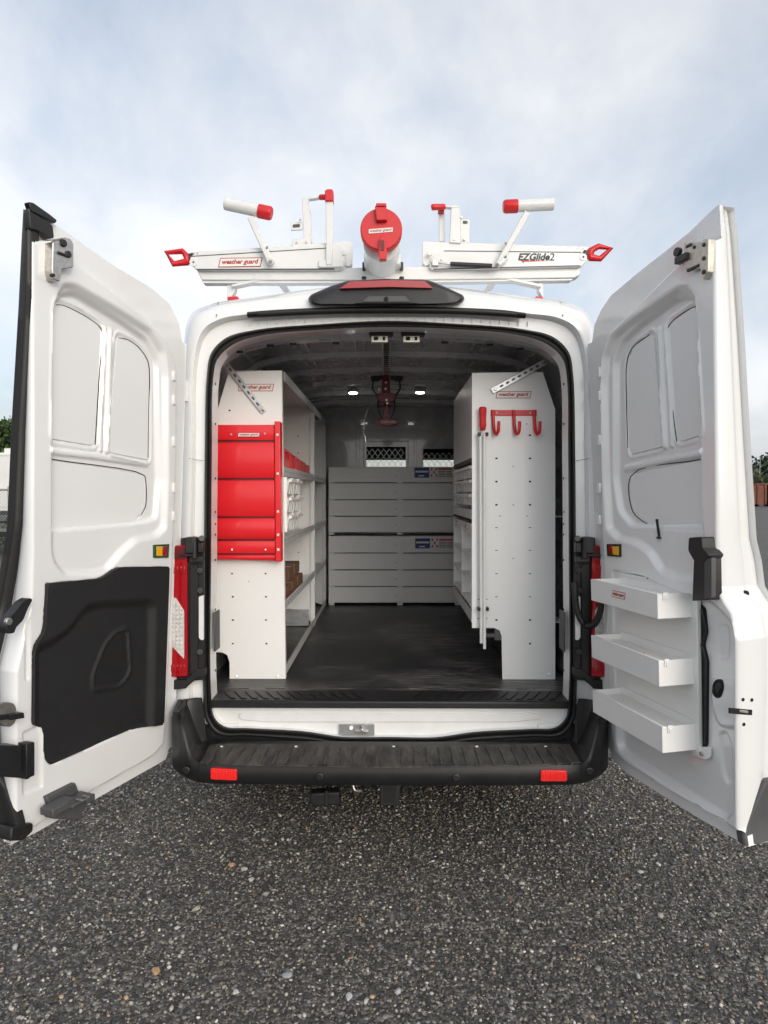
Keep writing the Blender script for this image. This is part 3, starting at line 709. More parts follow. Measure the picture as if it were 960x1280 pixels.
def build_door(D, outline_top, outline_bot, free_edge, T_of_z, depth, label, seal, Thinge=.055):
    NC, NR = 165, 400
    tp = sorted(D.poly(outline_top, -.02)); bt = sorted(D.poly(outline_bot, -.02)); fe = sorted([(z, u) for u, z in D.poly(free_edge)])
    A = np.concatenate([np.linspace(0, .14, 26)[:-1], np.linspace(.14, 1, NC-25)])
    zt = np.interp(A*D.W, [p[0] for p in tp], [p[1] for p in tp]); zb = np.interp(A*D.W, [p[0] for p in bt], [p[1] for p in bt])
    B = np.linspace(0, 1, NR)
    Z = zb[None, :]+(zt-zb)[None, :]*B[:, None]
    uf = np.interp(Z, [p[0] for p in fe], [p[1] for p in fe])
    U = A[None, :]*uf; Wd = depth(U, Z)
    mb = MB(); rows = []
    for j in range(NR):
        row = [D.pos(float(U[j, i]), float(Z[j, i]), float(Wd[j, i])) for i in range(NC)]
        ue = float(uf[j, -1]); z = float(Z[j, -1]); T = T_of_z(z)
        w0 = float(Wd[j, -1])
        for du, k in ((.004, .03), (.008, .08), (.009, .2), (.006, .35), (.0, .5), (-.007, .62), (-.013, .66), (-.015, .78), (-.022, .92), (-.030, 1.0)):
            row.append(D.pos(ue+du, z, min(w0, -k*T)))
        out_ = []
        for i in range(NC-1, -1, -1):
            a = A[i]; Tk = T_of_z(float(Z[j, i]))
            out_.append(D.pos(float(U[j, i]), float(Z[j, i]), -(Thinge+(Tk-Thinge)*a**.8)))
        rows.append(row+out_)
    mb.loft(rows, True)
    NT = len(rows[0]); ne = NT-2*NC
    for j, fl in ((0, False), (NR-1, True)):
        o = j*NT
        for i in range(NC-1):
            f = (o+i, o+i+1, o+NT-2-i, o+NT-1-i); mb.f.append(f if fl else f[::-1])
        f = tuple(o+NC-1+k for k in range(ne+2)); mb.f.append(f if fl else f[::-1])
    o = obj('rear_door', mb, M_PAINT, van, smooth=True, ang=70, label=label)
    return o, (lambda z: float(np.interp(z, [p[0] for p in fe], [p[1] for p in fe])))

# ----- left door
LD = Door(P(239,425,-.02), P(223.5,947,-.02), P(43,290,-.77), P(41,1040,-.77))
pT = [(py, t) for py, t in ((255,.085),(300,.094),(420,.115),(560,.135),(675,.155),(703,.175),(760,.195),(850,.195),(950,.165),(1000,.12),(1050,.075))]
pTL = [(255,.024),(300,.034),(380,.048),(460,.066),(540,.084),(657,.100),(703,.125),(760,.155),(850,.155),(950,.13),(1000,.10),(1050,.06)]
def T_left(z):
    py = proj(LD.pos(LD.W, z))[1]; return float(np.interp(py, [a for a, b in pTL], [b for a, b in pTL]))
L_P0 = LD.poly([(15,310),(43,300),(62,300),(90,327),(175,392),(207,424),(219,460),(219,560),(214,700),(207,880),(203,930),(190,945),(120,985),(36,1037),(10,1040)], -.01)
L_R1b = rpoly(LD.poly([(58,640),(58,400),(62,374),(73,352),(90,353),(150,388),(186,411),(203,438),(207,470),(207,600),(205,662),(192,674),(168,678),(150,694),(132,716),(110,722),(75,721),(62,706),(58,690)], -.02), .02, 3)
L_R1 = rpoly(LD.poly([(60,640),(61,400),(68,366),(90,362),(150,398),(184,422),(197,450),(200,600),(196,650),(178,656),(60,666)], -.03), .03, 3)
L_div = [LD.poly([(131,408),(134,408),(129,564),(126,564)], -.03), LD.poly([(139,412),(142,412),(136,566),(133,566)], -.03)]
L_rail = LD.poly([(56,560),(120,567),(186,577),(186,583),(120,573),(56,566)], -.03)
L_lowpad = rpoly(LD.poly([(52,720),(110,716),(135,700),(150,698),(213,700),(213,905),(170,922),(62,972),(50,960)], 0), .03, 3)
L_emb = [rpoly(LD.poly(p), .01, 3) for p in ([(31,770),(38,766),(38,850),(31,853)], [(28,915),(50,905),(54,918),(54,985),(28,995)])]
L_pan = {'A': rpoly(LD.poly([(61,378),(80,380),(122,403),(127,414),(119,557),(58,547)], -.036), [.03,.045,.02,.02,.02,.012], 5),
         'B': rpoly(LD.poly([(148,419),(172,431),(187,452),(187,575),(137,565)], -.036), [.02,.06,.06,.015,.02], 5),
         'C': rpoly(LD.poly([(57,574),(181,594),(181,642),(165,655),(57,663)], -.036), [.008,.02,.05,.03,.01], 5)}
tr = rpoly(LD.poly([(59,729),(128,723),(145,709),(211,708),(204,906),(170,911),(66,959),(58,950),(56,911),(42,906),(43,808),(56,790)], .01), [.012,.05,.05,.012,.02,.06,.03,.03,.015,.008,.03,.03], 6)
def L_depth(U, Z):
    d = -.024*(1-sm(sdf(U, Z, L_P0)+.005, .010))
    d = d-.022*sm(sdf(U, Z, L_R1b), .030)-.020*sm(sdf(U, Z, L_R1), .022)
    for q in L_div: d = d+.010*sm(sdf(U, Z, q)+.008, .010)
    d = d+.010*sm(sdf(U, Z, L_rail)+.006, .008)
    d = d-.030*sm(sdf(U, Z, tr)-.001, .008)
    for q in L_emb: d = d-.007*sm(sdf(U, Z, q), .008)
    for q in (L_pan['A'], L_pan['B']):
        s_ = sdf(U, Z, q); d = d+.005*np.exp(-((s_+.017)/.0045)**2)
    s_ = sdf(U, Z, L_P0); d = d-.006*np.exp(-((s_+.002)/.004)**2)
    for q in L_pan.values(): d = d-.006*sm(sdf(U, Z, q)+.004, .004)
    return d
ld, L_uf = build_door(LD, [(31,257),(43,262),(67,278),(140,330),(190,360),(212,379),(219,392),(225,405),(229,428)],
    [(20,1052),(60,1033),(140,988),(195,957),(209,949),(213,935)],
    [(43,262),(43,560),(42,700),(40,760),(31,800),(22,840),(21,960),(22,1052)], T_left, L_depth, 'left rear door lined with black trim panel', True)
PT = field_patch
for k in 'ABC':
    zz_ = L_pan[k]
    o = obj('window_blank', field_patch(LD, zz_, lambda U, Z, zz_=zz_: -.040+.0*U, .02, -.050), M_PANEL, ld, smooth=False)
for pts in ([(70,381),(80,382),(121,405),(127,413),(124,470),(119,556)], [(148,422),(160,425),(173,434),(185,452),(187,475),(186,500),(185,572)], [(58,573),(180,594),(182,600),(182,632),(176,644)]):
    q = MB().tube(catmull([LD.pos(*LD.inv(x, y, -.040), -.040) for x, y in pts], 5), .0017, 6); obj('blank_gasket', q, M_HOLE, ld)
# mirrored small slots along the hinge edge
for yy in (470, 500, 552, 610, 645):
    q = MB(); LD.prism(q, rpoly(LD.poly([(215.5,yy-6),(218.5,yy-6),(218.5,yy+6),(215.5,yy+6)]), .004, 2), -.004, .008); obj('edge_clip', q, M_PAINT, ld, bevel=.002)
# trim panel
tr = rpoly(LD.poly([(59,729),(128,723),(145,709),(211,708),(204,906),(170,911),(66,959),(58,950),(56,911),(42,906),(43,808),(56,790)], .01), [.012,.05,.05,.012,.02,.06,.03,.03,.015,.008,.03,.03], 6)
rec = rpoly(LD.poly([(44,806),(80,788),(105,755),(120,750),(190,746),(196,756),(193,912),(160,925),(60,980),(40,960),(40,820)], .01), [.02,.08,.06,.05,.03,.03,.03,.1,.05,.05,.03], 6)
pk = rpoly(LD.poly([(160,787),(163,841),(150,857),(119,861),(118,846),(133,807),(145,792)], 0), [.02,.03,.03,.01,.02,.05,.03], 5)
def trim_d(U, Z):
    return .016-.022*sm(sdf(U, Z, rec), .045)+.007*sm(sdf(U, Z, pk)+.020, .014)-.009*sm(sdf(U, Z, pk)+.001, .004)
tp_ = obj('trim_panel', field_patch(LD, tr, trim_d, .006, -.010), M_TRIM, ld, smooth=True, ang=50)
# small studs of the grille in the pocket
q = MB(); us = [p[0] for p in pk]; zs = [p[1] for p in pk]
for u in np.arange(min(us), max(us), .011):
    for z in np.arange(min(zs), max(zs), .011):
        if sdf(np.array([[u]]), np.array([[z]]), pk)[0, 0] > .008: q.obox(LD.pos(u, z, trim_d(np.array([[u]]), np.array([[z]]))[0, 0]+.001), LD.n*.001, LD.d*.003, (0,0,.003))
obj('grille_stud', q, M_BLACK, ld, kind='stuff')
# latch at the top
q = MB(); LD.prism(q, rpoly(LD.poly([(62,303),(75,301),(76,297),(84,299),(88,305),(88,335),(73,337),(71,353),(63,350),(61,338)], .02), .004, 2), -.02, .035)
lt = obj('upper_latch', q, M_STEEL, ld, bevel=.003)
q = MB()
for x, y, r_ in ((79,304,.013), (85,318,.012), (66,344,.006)):
    c = LD.pos(*LD.inv(x, y, .036), .036); q.cyl(c-LD.n*.01, c+LD.n*.006, r_, 14)
q.obox(LD.pos(*LD.inv(79,318,.038), .038), LD.n*.004, LD.d*.022, (0,0,.004)); obj('latch_pin', q, M_BLACK, ld, smooth=True, bevel=.002)
# reflector block
for D_, ps, dr in ((LD, [(191,681),(210,680),(209,697),(191,697)], ld),):
    q = MB(); D_.prism(q, D_.poly(ps), -.002, .008); o = obj('door_reflector', q, M_GRN, dr, bevel=.001)
    q = MB(); D_.prism(q, D_.poly([(196,683),(203,683),(203,695),(196,695)], .01), 0, .0105); obj('amber_lens', q, M_YEL, dr, bevel=.001)
    q = MB(); D_.prism(q, D_.poly([(204,683),(209,683),(208.5,695),(204,695)], .01), 0, .0100); obj('red_lens', q, M_LENSR, dr, bevel=.001)
# pull handle
q = MB(); LD.prism(q, rpoly(LD.poly([(24,752),(33,747),(37,749),(31,760),(25,775),(16,784),(14,791),(5,792),(3,783),(7,772),(14,765)], .02), .008, 3), .0, .035); hd = obj('inner_handle', q, M_BLACK, ld, bevel=.006)
c = LD.pos(*LD.inv(11,777,.036), .036); q = MB().cyl(c-LD.n*.01, c+LD.n*.004, .012, 14); obj('handle_screw', q, M_STEEL, ld, bevel=.002)
# catch lock, rubber buffer, floor catch
q = MB(); LD.prism(q, rpoly(LD.poly([(-6,880),(2,877),(14,878),(18,884),(18,900),(12,908),(3,908),(-6,900)], .01), .01, 3), -.01, .02); lk = obj('lock_plate', q, M_STEEL, ld, bevel=.003)
q = MB(); LD.prism(q, rpoly(LD.poly([(10,893),(27,890),(28,897),(10,900)], .03), .004, 3), .01, .04); LD.prism(q, LD.poly([(-4,894),(12,893),(12,899),(-4,901)], .03), .01, .03); obj('lock_lever', q, M_BLACK, ld, bevel=.003)
q = MB(); LD.prism(q, LD.poly([(-40,931),(27,932),(27,973),(-40,968)], .05), -.02, .05); bf = obj('rubber_buffer', q, M_BLACK, ld, bevel=.006)
q = MB(); LD.prism(q, LD.poly([(28,929),(33,928),(33,972),(28,974)], .02), -.01, .038); LD.prism(q, LD.poly([(34,928),(41,927),(41,969),(34,972)], .02), -.01, .03); obj('buffer_rib', q, M_BLACK, ld, bevel=.004)
q = MB(); LD.prism(q, LD.poly([(56,996),(92,978),(98,993),(62,1012)], .01), -.01, .02); LD.prism(q, LD.poly([(56,1004),(98,992),(98,1000),(86,1022),(55,1021)], .0), -.01, .05)
fc = obj('lower_catch', q, M_DGREY, ld, bevel=.004)
a = LD.pos(*LD.inv(72,1010,.05), .02); 
q = MB().obox(LD.pos(*LD.inv(92,1002,.06), .055), LD.n*.035, LD.d*.035, (0,0,.006)).obox(LD.pos(*LD.inv(106,997,.06), .055), LD.n*.035, LD.d*.02, (0,0,.012)).obox(LD.pos(*LD.inv(74,1008,.06), .055), LD.n*.03, LD.d*.05, (0,0,.014))
obj('catch_tongue', q, M_DGREY, ld, bevel=.004)
q = MB(); c = LD.pos(*LD.inv(94,1003,.07), .075); q.tube([c+Vector((0,0,.012)), c+LD.n*.03+Vector((0,0,.012)), c+LD.n*.03-LD.d*.03+Vector((0,0,.012)), c-LD.d*.03+Vector((0,0,.012))], .003, 6); obj('catch_wire', q, M_STEEL, ld)
# black overlap seal running down the free edge
rows = []; zt_ = LD.inv(40, 262)[1]
for z in list(np.linspace(LD.inv(22, 1046)[1], zt_, 80)):
    T = T_left(z); u = L_uf(z); k1 = 1.03; k0 = max(.06, (T-.044)/T)
    py = proj(LD.pos(u, z))[1]
    if py > 960: k0 = k0-(k0+.3)*min(1, (py-960)/85)   # the strip turns across the bottom corner
    pr = [(.002,k0),(.016,k0+.03),(.020,k0+.15*(k1-k0)/.6),(.012,(k0+k1)/2-.03),(.012,(k0+k1)/2+.02),(.022,k1-.10),(.020,k1-.03),(.004,k1),(-.02,k1),(-.02,k0)]
    rows.append([LD.pos(u+a, z, -k*T) for a, k in pr])
q = MB().loft(rows, True); q.f += [tuple(range(9, -1, -1)), tuple(range(len(q.v)-10, len(q.v)))]
obj('edge_seal', q, M_RUB, ld, smooth=True, ang=60)
q = MB(); LD.prism(q, rpoly(LD.poly([(32,253),(38,254),(58,268),(68,276),(66,280),(36,265)], -.01), .004, 2), -.02, .004); LD.prism(q, rpoly(LD.poly([(34,263),(64,282),(66,298),(60,298),(44,288),(36,287)], .0), .006, 2), -.02, .008)
obj('seal_corner', q, M_RUB, ld, bevel=.004)
q = MB(); LD.prism(q, rpoly(LD.poly([(12,1034),(39,1028),(39,1038),(27,1050),(10,1051)], .01), .006, 2), -.05, .02); obj('lower_seal_corner', q, M_RUB, ld, bevel=.005)

# ----- right door
RD = Door(P(728.5,425,-.02), P(748.5,950,-.02), P(891,290,-.77), P(897,1040,-.77))
pTR = pT[:-3]+[(950,.175),(1000,.155),(1050,.13)]
def T_right(z):
    py = proj(RD.pos(RD.W, z))[1]; return float(np.interp(py, [a for a, b in pTR], [b for a, b in pTR]))*1.06
R_P0 = RD.poly([(930,300),(891,300),(880,304),(850,330),(790,390),(762,418),(752,450),(752,560),(756,700),(764,900),(770,940),(785,955),(860,1000),(930,1042),(960,1045)], -.01)
R_R1b = rpoly(RD.poly([(884,640),(880,400),(876,370),(866,355),(850,358),(790,400),(768,418),(757,445),(755,480),(758,600),(762,662),(775,676),(798,682),(815,694),(828,716),(850,728),(880,728),(890,700)], -.02), .02, 3)
R_R1 = rpoly(RD.poly([(884,660),(878,400),(870,368),(850,368),(800,404),(778,424),(768,450),(768,600),(774,640),(790,660)], -.03), .03, 3)
R_div = [RD.poly([(820,411),(823,411),(831,560),(828,560)], -.03), RD.poly([(828,407),(831,407),(839,558),(836,558)], -.03)]
R_rail = RD.poly([(778,583),(840,570),(886,562),(886,568),(840,576),(778,589)], -.03)
R_low = rpoly(RD.poly([(764,712),(800,716),(820,726),(850,740),(885,746),(900,760),(918,780),(918,1020),(905,1032),(800,962),(770,938)], 0), [.02,.05,.05,.05,.05,.03,.03,.04,.03,.05,.05], 4)
R_emb = [rpoly(RD.poly(p, -.02), .02, 4) for p in ([(893,779),(909,781),(909,826),(893,822)],)]
R_ridge = [rpoly(RD.poly(p, -.02), .03, 4) for p in ([(894,914),(905,912),(912,930),(914,980),(904,982),(898,960)],)]
R_boss = rpoly(RD.poly([(886,848),(918,850),(921,890),(921,912),(896,908),(888,880)], -.02), .03, 4)
R_pan = {'A': rpoly(RD.poly([(836,404),(868,382),(877,392),(886,540),(846,553)], -.036), [.02,.035,.03,.01,.03], 5),
         'B': rpoly(RD.poly([(784,447),(790,434),(815,416),(828,558),(787,568),(783,500)], -.036), [.05,.05,.015,.02,.015,.03], 5),
         'C': rpoly(RD.poly([(788,593),(885,573),(888,664),(830,661),(806,652),(790,636)], -.036), [.015,.01,.01,.02,.03,.05], 5)}
def R_depth(U, Z):
    d = -.024*(1-sm(sdf(U, Z, R_P0)+.005, .010))
    d = d-.022*sm(sdf(U, Z, R_R1b), .030)-.020*sm(sdf(U, Z, R_R1), .022)
    for q in R_div: d = d+.010*sm(sdf(U, Z, q)+.008, .010)
    d = d+.010*sm(sdf(U, Z, R_rail)+.006, .008)
    d = d-.030*sm(sdf(U, Z, R_low), .028)
    for q in R_emb: d = d-.006*sm(sdf(U, Z, q), .007)+.0
    for q in R_ridge: d = d-.008*sm(sdf(U, Z, q), .012)
    d = d+.010*sm(sdf(U, Z, R_boss)+.005, .016)
    for q in (R_pan['A'], R_pan['B']):
        s_ = sdf(U, Z, q); d = d+.005*np.exp(-((s_+.017)/.0045)**2)
    s_ = sdf(U, Z, R_P0); d = d-.006*np.exp(-((s_+.002)/.004)**2)
    for q in R_pan.values(): d = d-.006*sm(sdf(U, Z, q)+.004, .004)
    return d
rd, R_uf = build_door(RD, [(739,428),(742,406),(750,388),(762,370),(795,342),(860,291),(888,264),(905,249)],
    [(760,935),(763,948),(775,961),(850,1008),(900,1036),(939,1058)],
    [(889,255),(891,290),(894,560),(895,735),(903,752),(913,767),(919,800),(920,1034),(925,1060)], T_right, R_depth, 'right rear door with three hanging trays', False)
for k in 'ABC':
    obj('window_blank', field_patch(RD, R_pan[k], lambda U, Z: -.040+.0*U, .02, -.050), M_PANEL, rd)
for pts in ([(846,552),(843,530),(835,410),(840,402),(862,386),(870,383)], [(785,560),(783,500),(784,450),(791,434),(812,418)], [(812,656),(804,652),(790,637),(788,596),(884,573)]):
    q = MB().tube(catmull([RD.pos(*RD.inv(x, y, -.040), -.040) for x, y in pts], 5), .0017, 6); obj('blank_gasket', q, M_HOLE, rd)
for yy in (465, 495, 550, 610, 650):
    q = MB(); RD.prism(q, rpoly(RD.poly([(748,yy-6),(751,yy-6),(751,yy+6),(748,yy+6)]), .004, 2), -.004, .008); obj('edge_clip', q, M_PAINT, rd, bevel=.002)
q = MB(); RD.prism(q, rpoly(RD.poly([(855,304),(878,302),(880,299),(886,298),(885,340),(880,350),(877,345),(876,336),(856,336)], .02), .003, 2), -.02, .022); lt = obj('upper_latch', q, M_BRASS, rd, bevel=.003)
q = MB()
for x, y, r_ in ((846,315,.016), (880,306,.007), (880,323,.007), (880,340,.008), (868,309,.006)):
    c = RD.pos(*RD.inv(x, y, .022), .022); q.cyl(c-RD.n*.012, c+RD.n*.004, r_, 14)
q.obox(RD.pos(*RD.inv(861,307,.023), .023), RD.n*.003, RD.d*.014, (0,0,.005)).obox(RD.pos(*RD.inv(866,335,.023), .020), RD.n*.005, RD.d*.03, (0,0,.005)).obox(RD.pos(*RD.inv(851,323,.03), .022), RD.n*.012, RD.d*.03, (0,0,.012))
obj('latch_pin', q, M_BLACK, rd, bevel=.002)
q = MB(); RD.prism(q, RD.poly([(760,680),(777,680),(777,696),(761,695)]), -.002, .008); obj('door_reflector', q, M_BLACK, rd, bevel=.001)
q = MB(); RD.prism(q, RD.poly([(765,683),(773,683),(773,694),(766,693)], .01), 0, .0105); obj('amber_lens', q, M_YEL, rd, bevel=.001)
q = MB(); RD.prism(q, RD.poly([(761,682),(764.5,682),(765,693),(761.5,693)], .01), 0, .0100); obj('red_lens', q, M_LENSR, rd, bevel=.001)
# lock button, cable loop
q = MB().tube([RD.pos(*RD.inv(824,672,-.02), -.02), RD.pos(*RD.inv(821,649,-.01), -.01)], [.0045, .0055], 10); obj('lock_rod', q, M_BLACK, rd, smooth=True)
c = RD.pos(*RD.inv(824,672,-.02), -.02); q = MB().cyl(c-Vector((0,0,.004)), c+Vector((0,0,.003)), .011, 14); obj('rod_grommet', q, M_BLACK, rd)
q = MB().tube(catmull([RD.pos(*RD.inv(x, y, -.02), -.01) for x, y in ((813,723),(818,718),(826,719),(832,724))], 5), .006, 8); obj('cable_loop', q, M_BLACK, rd, smooth=True)
q = MB()
for x, y in ((806,718),(810,719),(770,716)): q.cyl(RD.pos(*RD.inv(x, y, -.02), -.03), RD.pos(*RD.inv(x, y, -.02), -.013), .006, 10)
obj('bolt_hole', q, M_HOLE, rd, kind='stuff')
# black latch cover
q = MB(); RD.prism(q, rpoly(RD.poly([(872,700),(889,697),(890,750),(870,751)], .03), .004, 3), -.01, .045); RD.prism(q, rpoly(RD.poly([(861,672),(877,671),(878,685),(886,694),(880,702),(868,702),(860,688)], .05), .008, 3), -.01, .05)
obj('latch_cover', q, M_BLACK, rd, bevel=.005)
q = MB(); RD.prism(q, rpoly(RD.poly([(881,699),(890,697),(890,747),(881,749)], .045), .003, 3), .03, .047); obj('cover_face', q, M_DGREY, rd, bevel=.004)
# black gap along the tray back plate, lock opening
q = MB(); RD.prism(q, rpoly(RD.poly([(871,752),(881,760),(884,790),(880,806),(885,826),(884,930),(880,938),(874,938)], -.024), .01, 3), -.04, -.022); obj('access_opening', q, M_HOLE, rd)
q = MB().tube([RD.pos(*RD.inv(x, y, -.02), -.018) for x, y in ((878,762),(883,790),(878,806),(883,825),(882,930))], .0045, 8); obj('opening_seal', q, M_RUB, rd, smooth=True)
q = MB(); RD.prism(q, rpoly(RD.poly([(892,853),(898,848),(905,852),(905,862),(901,872),(896,873),(891,866)], -.02), .015, 4), -.03, -.014); obj('lock_opening', q, M_HOLE, rd, bevel=.003)
q = MB(); RD.prism(q, rpoly(RD.poly([(895,855),(900,852),(902,860),(898,868),(894,864)], -.012), .01, 4), -.02, -.010); obj('lock_knob', q, M_BLACK, rd, bevel=.004)
# features of the free edge
def edge_pt(px, py):
    """point on the free end face of the right door"""
    z = 1.3; k = .3
    for _ in range(20):
        f = lambda z, k: proj(RD.pos(R_uf(z)+.0125, z, -k*T_right(z)))
        a = f(z, k); e = 1e-3; b = f(z+e, k); c = f(z, k+e)
        J = np.array([[(b[0]-a[0])/e, (c[0]-a[0])/e], [(b[1]-a[1])/e, (c[1]-a[1])/e]])
        dd = np.linalg.solve(J, np.array([px-a[0], py-a[1]])); z += dd[0]*.8; k += dd[1]*.8
    return RD.pos(R_uf(z)+float(np.interp(k, [0,.2,.35,.5,.62,.66,.78,.92,1], [.006,.0095,.0065,.0005,-.0065,-.0125,-.0145,-.0215,-.03])), z, -k*T_right(z))
for px, py, r_ in ((937,743,.011), (930,875,.006), (941,875.5,.006), (931,906,.006)):
    c = edge_pt(px, py); q = MB().cyl(c-RD.d*.008, c+RD.d*.001, r_, 18); obj('edge_hole', q, M_HOLE, rd)
c0 = edge_pt(913,884); c1 = edge_pt(942,891); c2 = edge_pt(941,885); c3 = edge_pt(915,896)
cc_ = edge_pt(927,890); q = MB().obox(cc_, (edge_pt(941,891)-edge_pt(913,889))/2, RD.d*.003, (0,0,.009)); obj('lock_slot', q, M_HOLE, rd, bevel=.001)
q = MB().obox(edge_pt(930,889.5)+RD.d*.002, (edge_pt(936,890)-edge_pt(926,889))/2, RD.d*.003, (0,0,.004)); obj('lock_bolt', q, M_STEEL, rd, bevel=.001)
q = MB(); pp = [(925,1062),(934,1056),(940,1030),(960,1000),(975,990),(975,1062)]
zB = RD.inv(930,1050)[1]
rows = []
for z in np.linspace(zB-.03, zB+.17, 8):
    u = R_uf(z)+.014; T = T_right(z); k = .10+.5*min(1, max(0, (z-zB)/.17))
    rows.append([RD.pos(u-.012, z, -k*T), RD.pos(u-.004, z, -(k+.05)*T), RD.pos(u-.022, z, -T*1.02), RD.pos(u-.04, z, -T*1.06), RD.pos(u-.04, z, -k*T)])
q.loft(rows, True); q.f += [tuple(range(4, -1, -1)), tuple(range(len(q.v)-5, len(q.v)))]
obj('corner_guard', q, M_DGREY, rd, bevel=.003)

# ================================================================== TRAYS ON THE RIGHT DOOR
def logo(parent, c, xd, yd, w, h, thick=.0012, framed=True, shear=.25, string='weather guard', plate=True, col=None):
    xd = Vector(xd).normalized(); yd = Vector(yd).normalized(); zd = xd.cross(yd); c = Vector(c)
    col = col or M_LOGO
    o = parent
    if framed:
        def par(W_, H_): return [c+xd*(a*W_/2+b*H_/2*.22)+yd*(b*H_/2) for a, b in ((-1,-1),(1,-1),(1,1),(-1,1))]
        q = MB().prism(par(w, h), zd*thick); obj('logo_frame', q, col, parent, recalc=True)
        q = MB().prism([p+zd*thick*.5 for p in par(w-h*.16, h*.84)], zd*thick); obj('logo_plate', q, M_LBLW, parent)
    txt('logo_lettering', string, c+zd*thick*1.6, xd, yd, w*.86, col, parent, shear=shear, bold=.03, thick=thick*.4, height=h*.66)

tr_root_p = RD.pos(*RD.inv(866, 940, -.01), -.01)
dt = thing('door_tray_rack', 'white steel rack of three shallow trays screwed inside the right rear door', 'tray rack', tr_root_p)
u_r, _ = RD.inv(868, 800, -.005)
u_l, _ = RD.inv(768, 800, -.005)
zt1 = RD.inv(866, 733, -.005)[1]; zb1 = RD.inv(872, 944, -.005)[1]
q = MB(); RD.prism(q, [(u_l, zb1+.0), (u_r+.012, zb1), (u_r+.012, zt1), (u_l, zt1)], -.010, -.006)
RD.prism(q, [(u_r+.012, zb1), (u_r+.015, zb1), (u_r+.015, zt1), (u_r+.012, zt1)], -.022, -.006)
obj('back_plate', q, M_POWD, dt, bevel=.0015)
q = MB(); RD.prism(q, [RD.inv(x, y, -.005) for x, y in rpoly([(868,934),(885,934),(885,947),(880,950),(862,944)], 3)], -.02, -.012); obj('mounting_tab', q, M_POWD, dt, bevel=.002)
c = RD.pos(*RD.inv(877,942,-.01), -.012); q = MB().cyl(c, c+RD.n*.006, .008, 12); obj('tab_screw', q, M_STEEL, dt, bevel=.002)
for k, (fx, fy, bx, by, bot, lx, ly) in enumerate(((822,743.5,863,741,772.5,738.5,729),(824,827,865.5,823,856,739,799),(828,907.5,868,905,938,740.5,865))):
    u1, z1_ = RD.inv(bx+1, by, -.005); _, z0_ = RD.inv(bx+1, bot-1, -.005)
    wf = min(np.linspace(.05, .22, 120), key=lambda w: abs(proj(RD.pos(u1, z1_, w))[0]-fx))
    u0, _ = RD.inv(lx, ly, wf); t = .0025; wb = -.006; h = z1_-z0_
    q = MB()
    def slab(a, b, c_, d_, e_, f_):  # u range, z range, w range
        RD.prism(q, [(a, c_), (b, c_), (b, d_), (a, d_)], e_, f_)
    slab(u0, u1-t, z0_, z1_, wf-t, wf)              # front
    obj('tray_front', q, M_POWD, dt, bevel=.0012); q = MB()
    RD.prism(q, rpoly([(wb, z0_), (wf, z0_)], 0) if 0 else [(u1-t, z0_), (u1, z0_), (u1, z1_), (u1-t, z1_)], wb, wf+.001)
    slab(u0, u0+t, z0_, z1_, wb, wf-t)
    e = obj('tray_end', q, M_POWD, dt, bevel=.0012)
    q = MB(); slab(u0+t, u1-t, z0_, z0_+.003, wb, wf-t); obj('tray_floor', q, M_POWD, dt)
    q = MB(); slab(u0+t, u1-t, z1_-.026, z1_-.022, wb, wf-t); slab(u0+t, u1-t, z1_-.002, z1_+.001, wf-.014, wf+.001); lidp = obj('liner_tray', q, M_POWD, dt, bevel=.0015)
    q = MB(); qq = RD.pos(u1+.002, z1_-.008, wf*.78); q.obox(qq, RD.n*.010, RD.d*.0035, (0,0,.013)).obox(qq+RD.d*.004+Vector((0,0,-.004)), RD.n*.005, RD.d*.003, (0,0,.008)); obj('divider_clip', q, M_POWD, dt, bevel=.001)
    q = MB()
    for j in range(26):
        uu = u0+(u1-u0)*(.04+.92*j/25); q.obox(RD.pos(uu, z1_+.012, wb+.0045), RD.d*.009, RD.n*.0008, (0,0,.0015))
    obj('divider_slot', q, M_GREY, dt, kind='stuff')
    if k == 0: logo(dt, RD.pos(*RD.inv(773.5,743.5, wf), wf+.0008), -RD.d*-1, (0,0,1), .085, .026, string='weather guard', shear=.2)
    if k == 1: logo(dt, RD.pos(u0+(u1-u0)*.42, z1_-.0215, wf*.55), RD.d, -RD.n, .13, .030)

# ================================================================== ROOF: LADDER RACK AND TUBE
RY = .42
rk = thing('ladder_rack', 'white roof ladder rack with red-tipped arms across the van roof', 'ladder rack', (0, RY, 2.55))
def pz(mb, pts, Y, th): return mb.prism([P(x, y, Y) for x, y in pts], (0, th, 0))
q = pz(MB(), [(246,337.5),(727,330),(725,344),(718,347),(487,350),(252,350)], RY-.03, .07); bm_ = obj('cross_beam', q, M_RACK, rk, bevel=.004)
q = pz(MB(), [(252,350.8),(487,351),(716,348),(722,344.5),(714,350.5),(487,353.5),(254,354)], RY-.02, .05); obj('beam_underside', q, M_RACK, rk, bevel=.002)
obj('front_beam', MB().box((-.92, 2.3, 2.68), (.92, 2.36, 2.73)), M_RACK, rk, bevel=.004)
for px, dx in ((286,1),(681,-1)):
    q = MB(); pz(q, [(px-2,353),(px+7*dx,352),(px+8*dx,362),(px+3*dx,372),(px-2,373)], RY, .05)
    q.bar(P(px+5*dx,359,RY), P(px+60*dx,347,RY), .05, .014); obj('mounting_foot', q, M_RACK, rk, bevel=.003)
    pz(q2 := MB(), [(px-2,371),(px+11*dx,370),(px+11*dx,374.5),(px-2,375)], RY-.01, .06); obj('foot_pad', q2, M_REDP, rk, bevel=.003)
    a = P(px+64*dx, 352, RY+.02); b = P(px+75*dx, 368, RY+.45); q = MB().bar(a, b, .03, .02); obj('rack_brace', q, M_RACK, rk, bevel=.003)
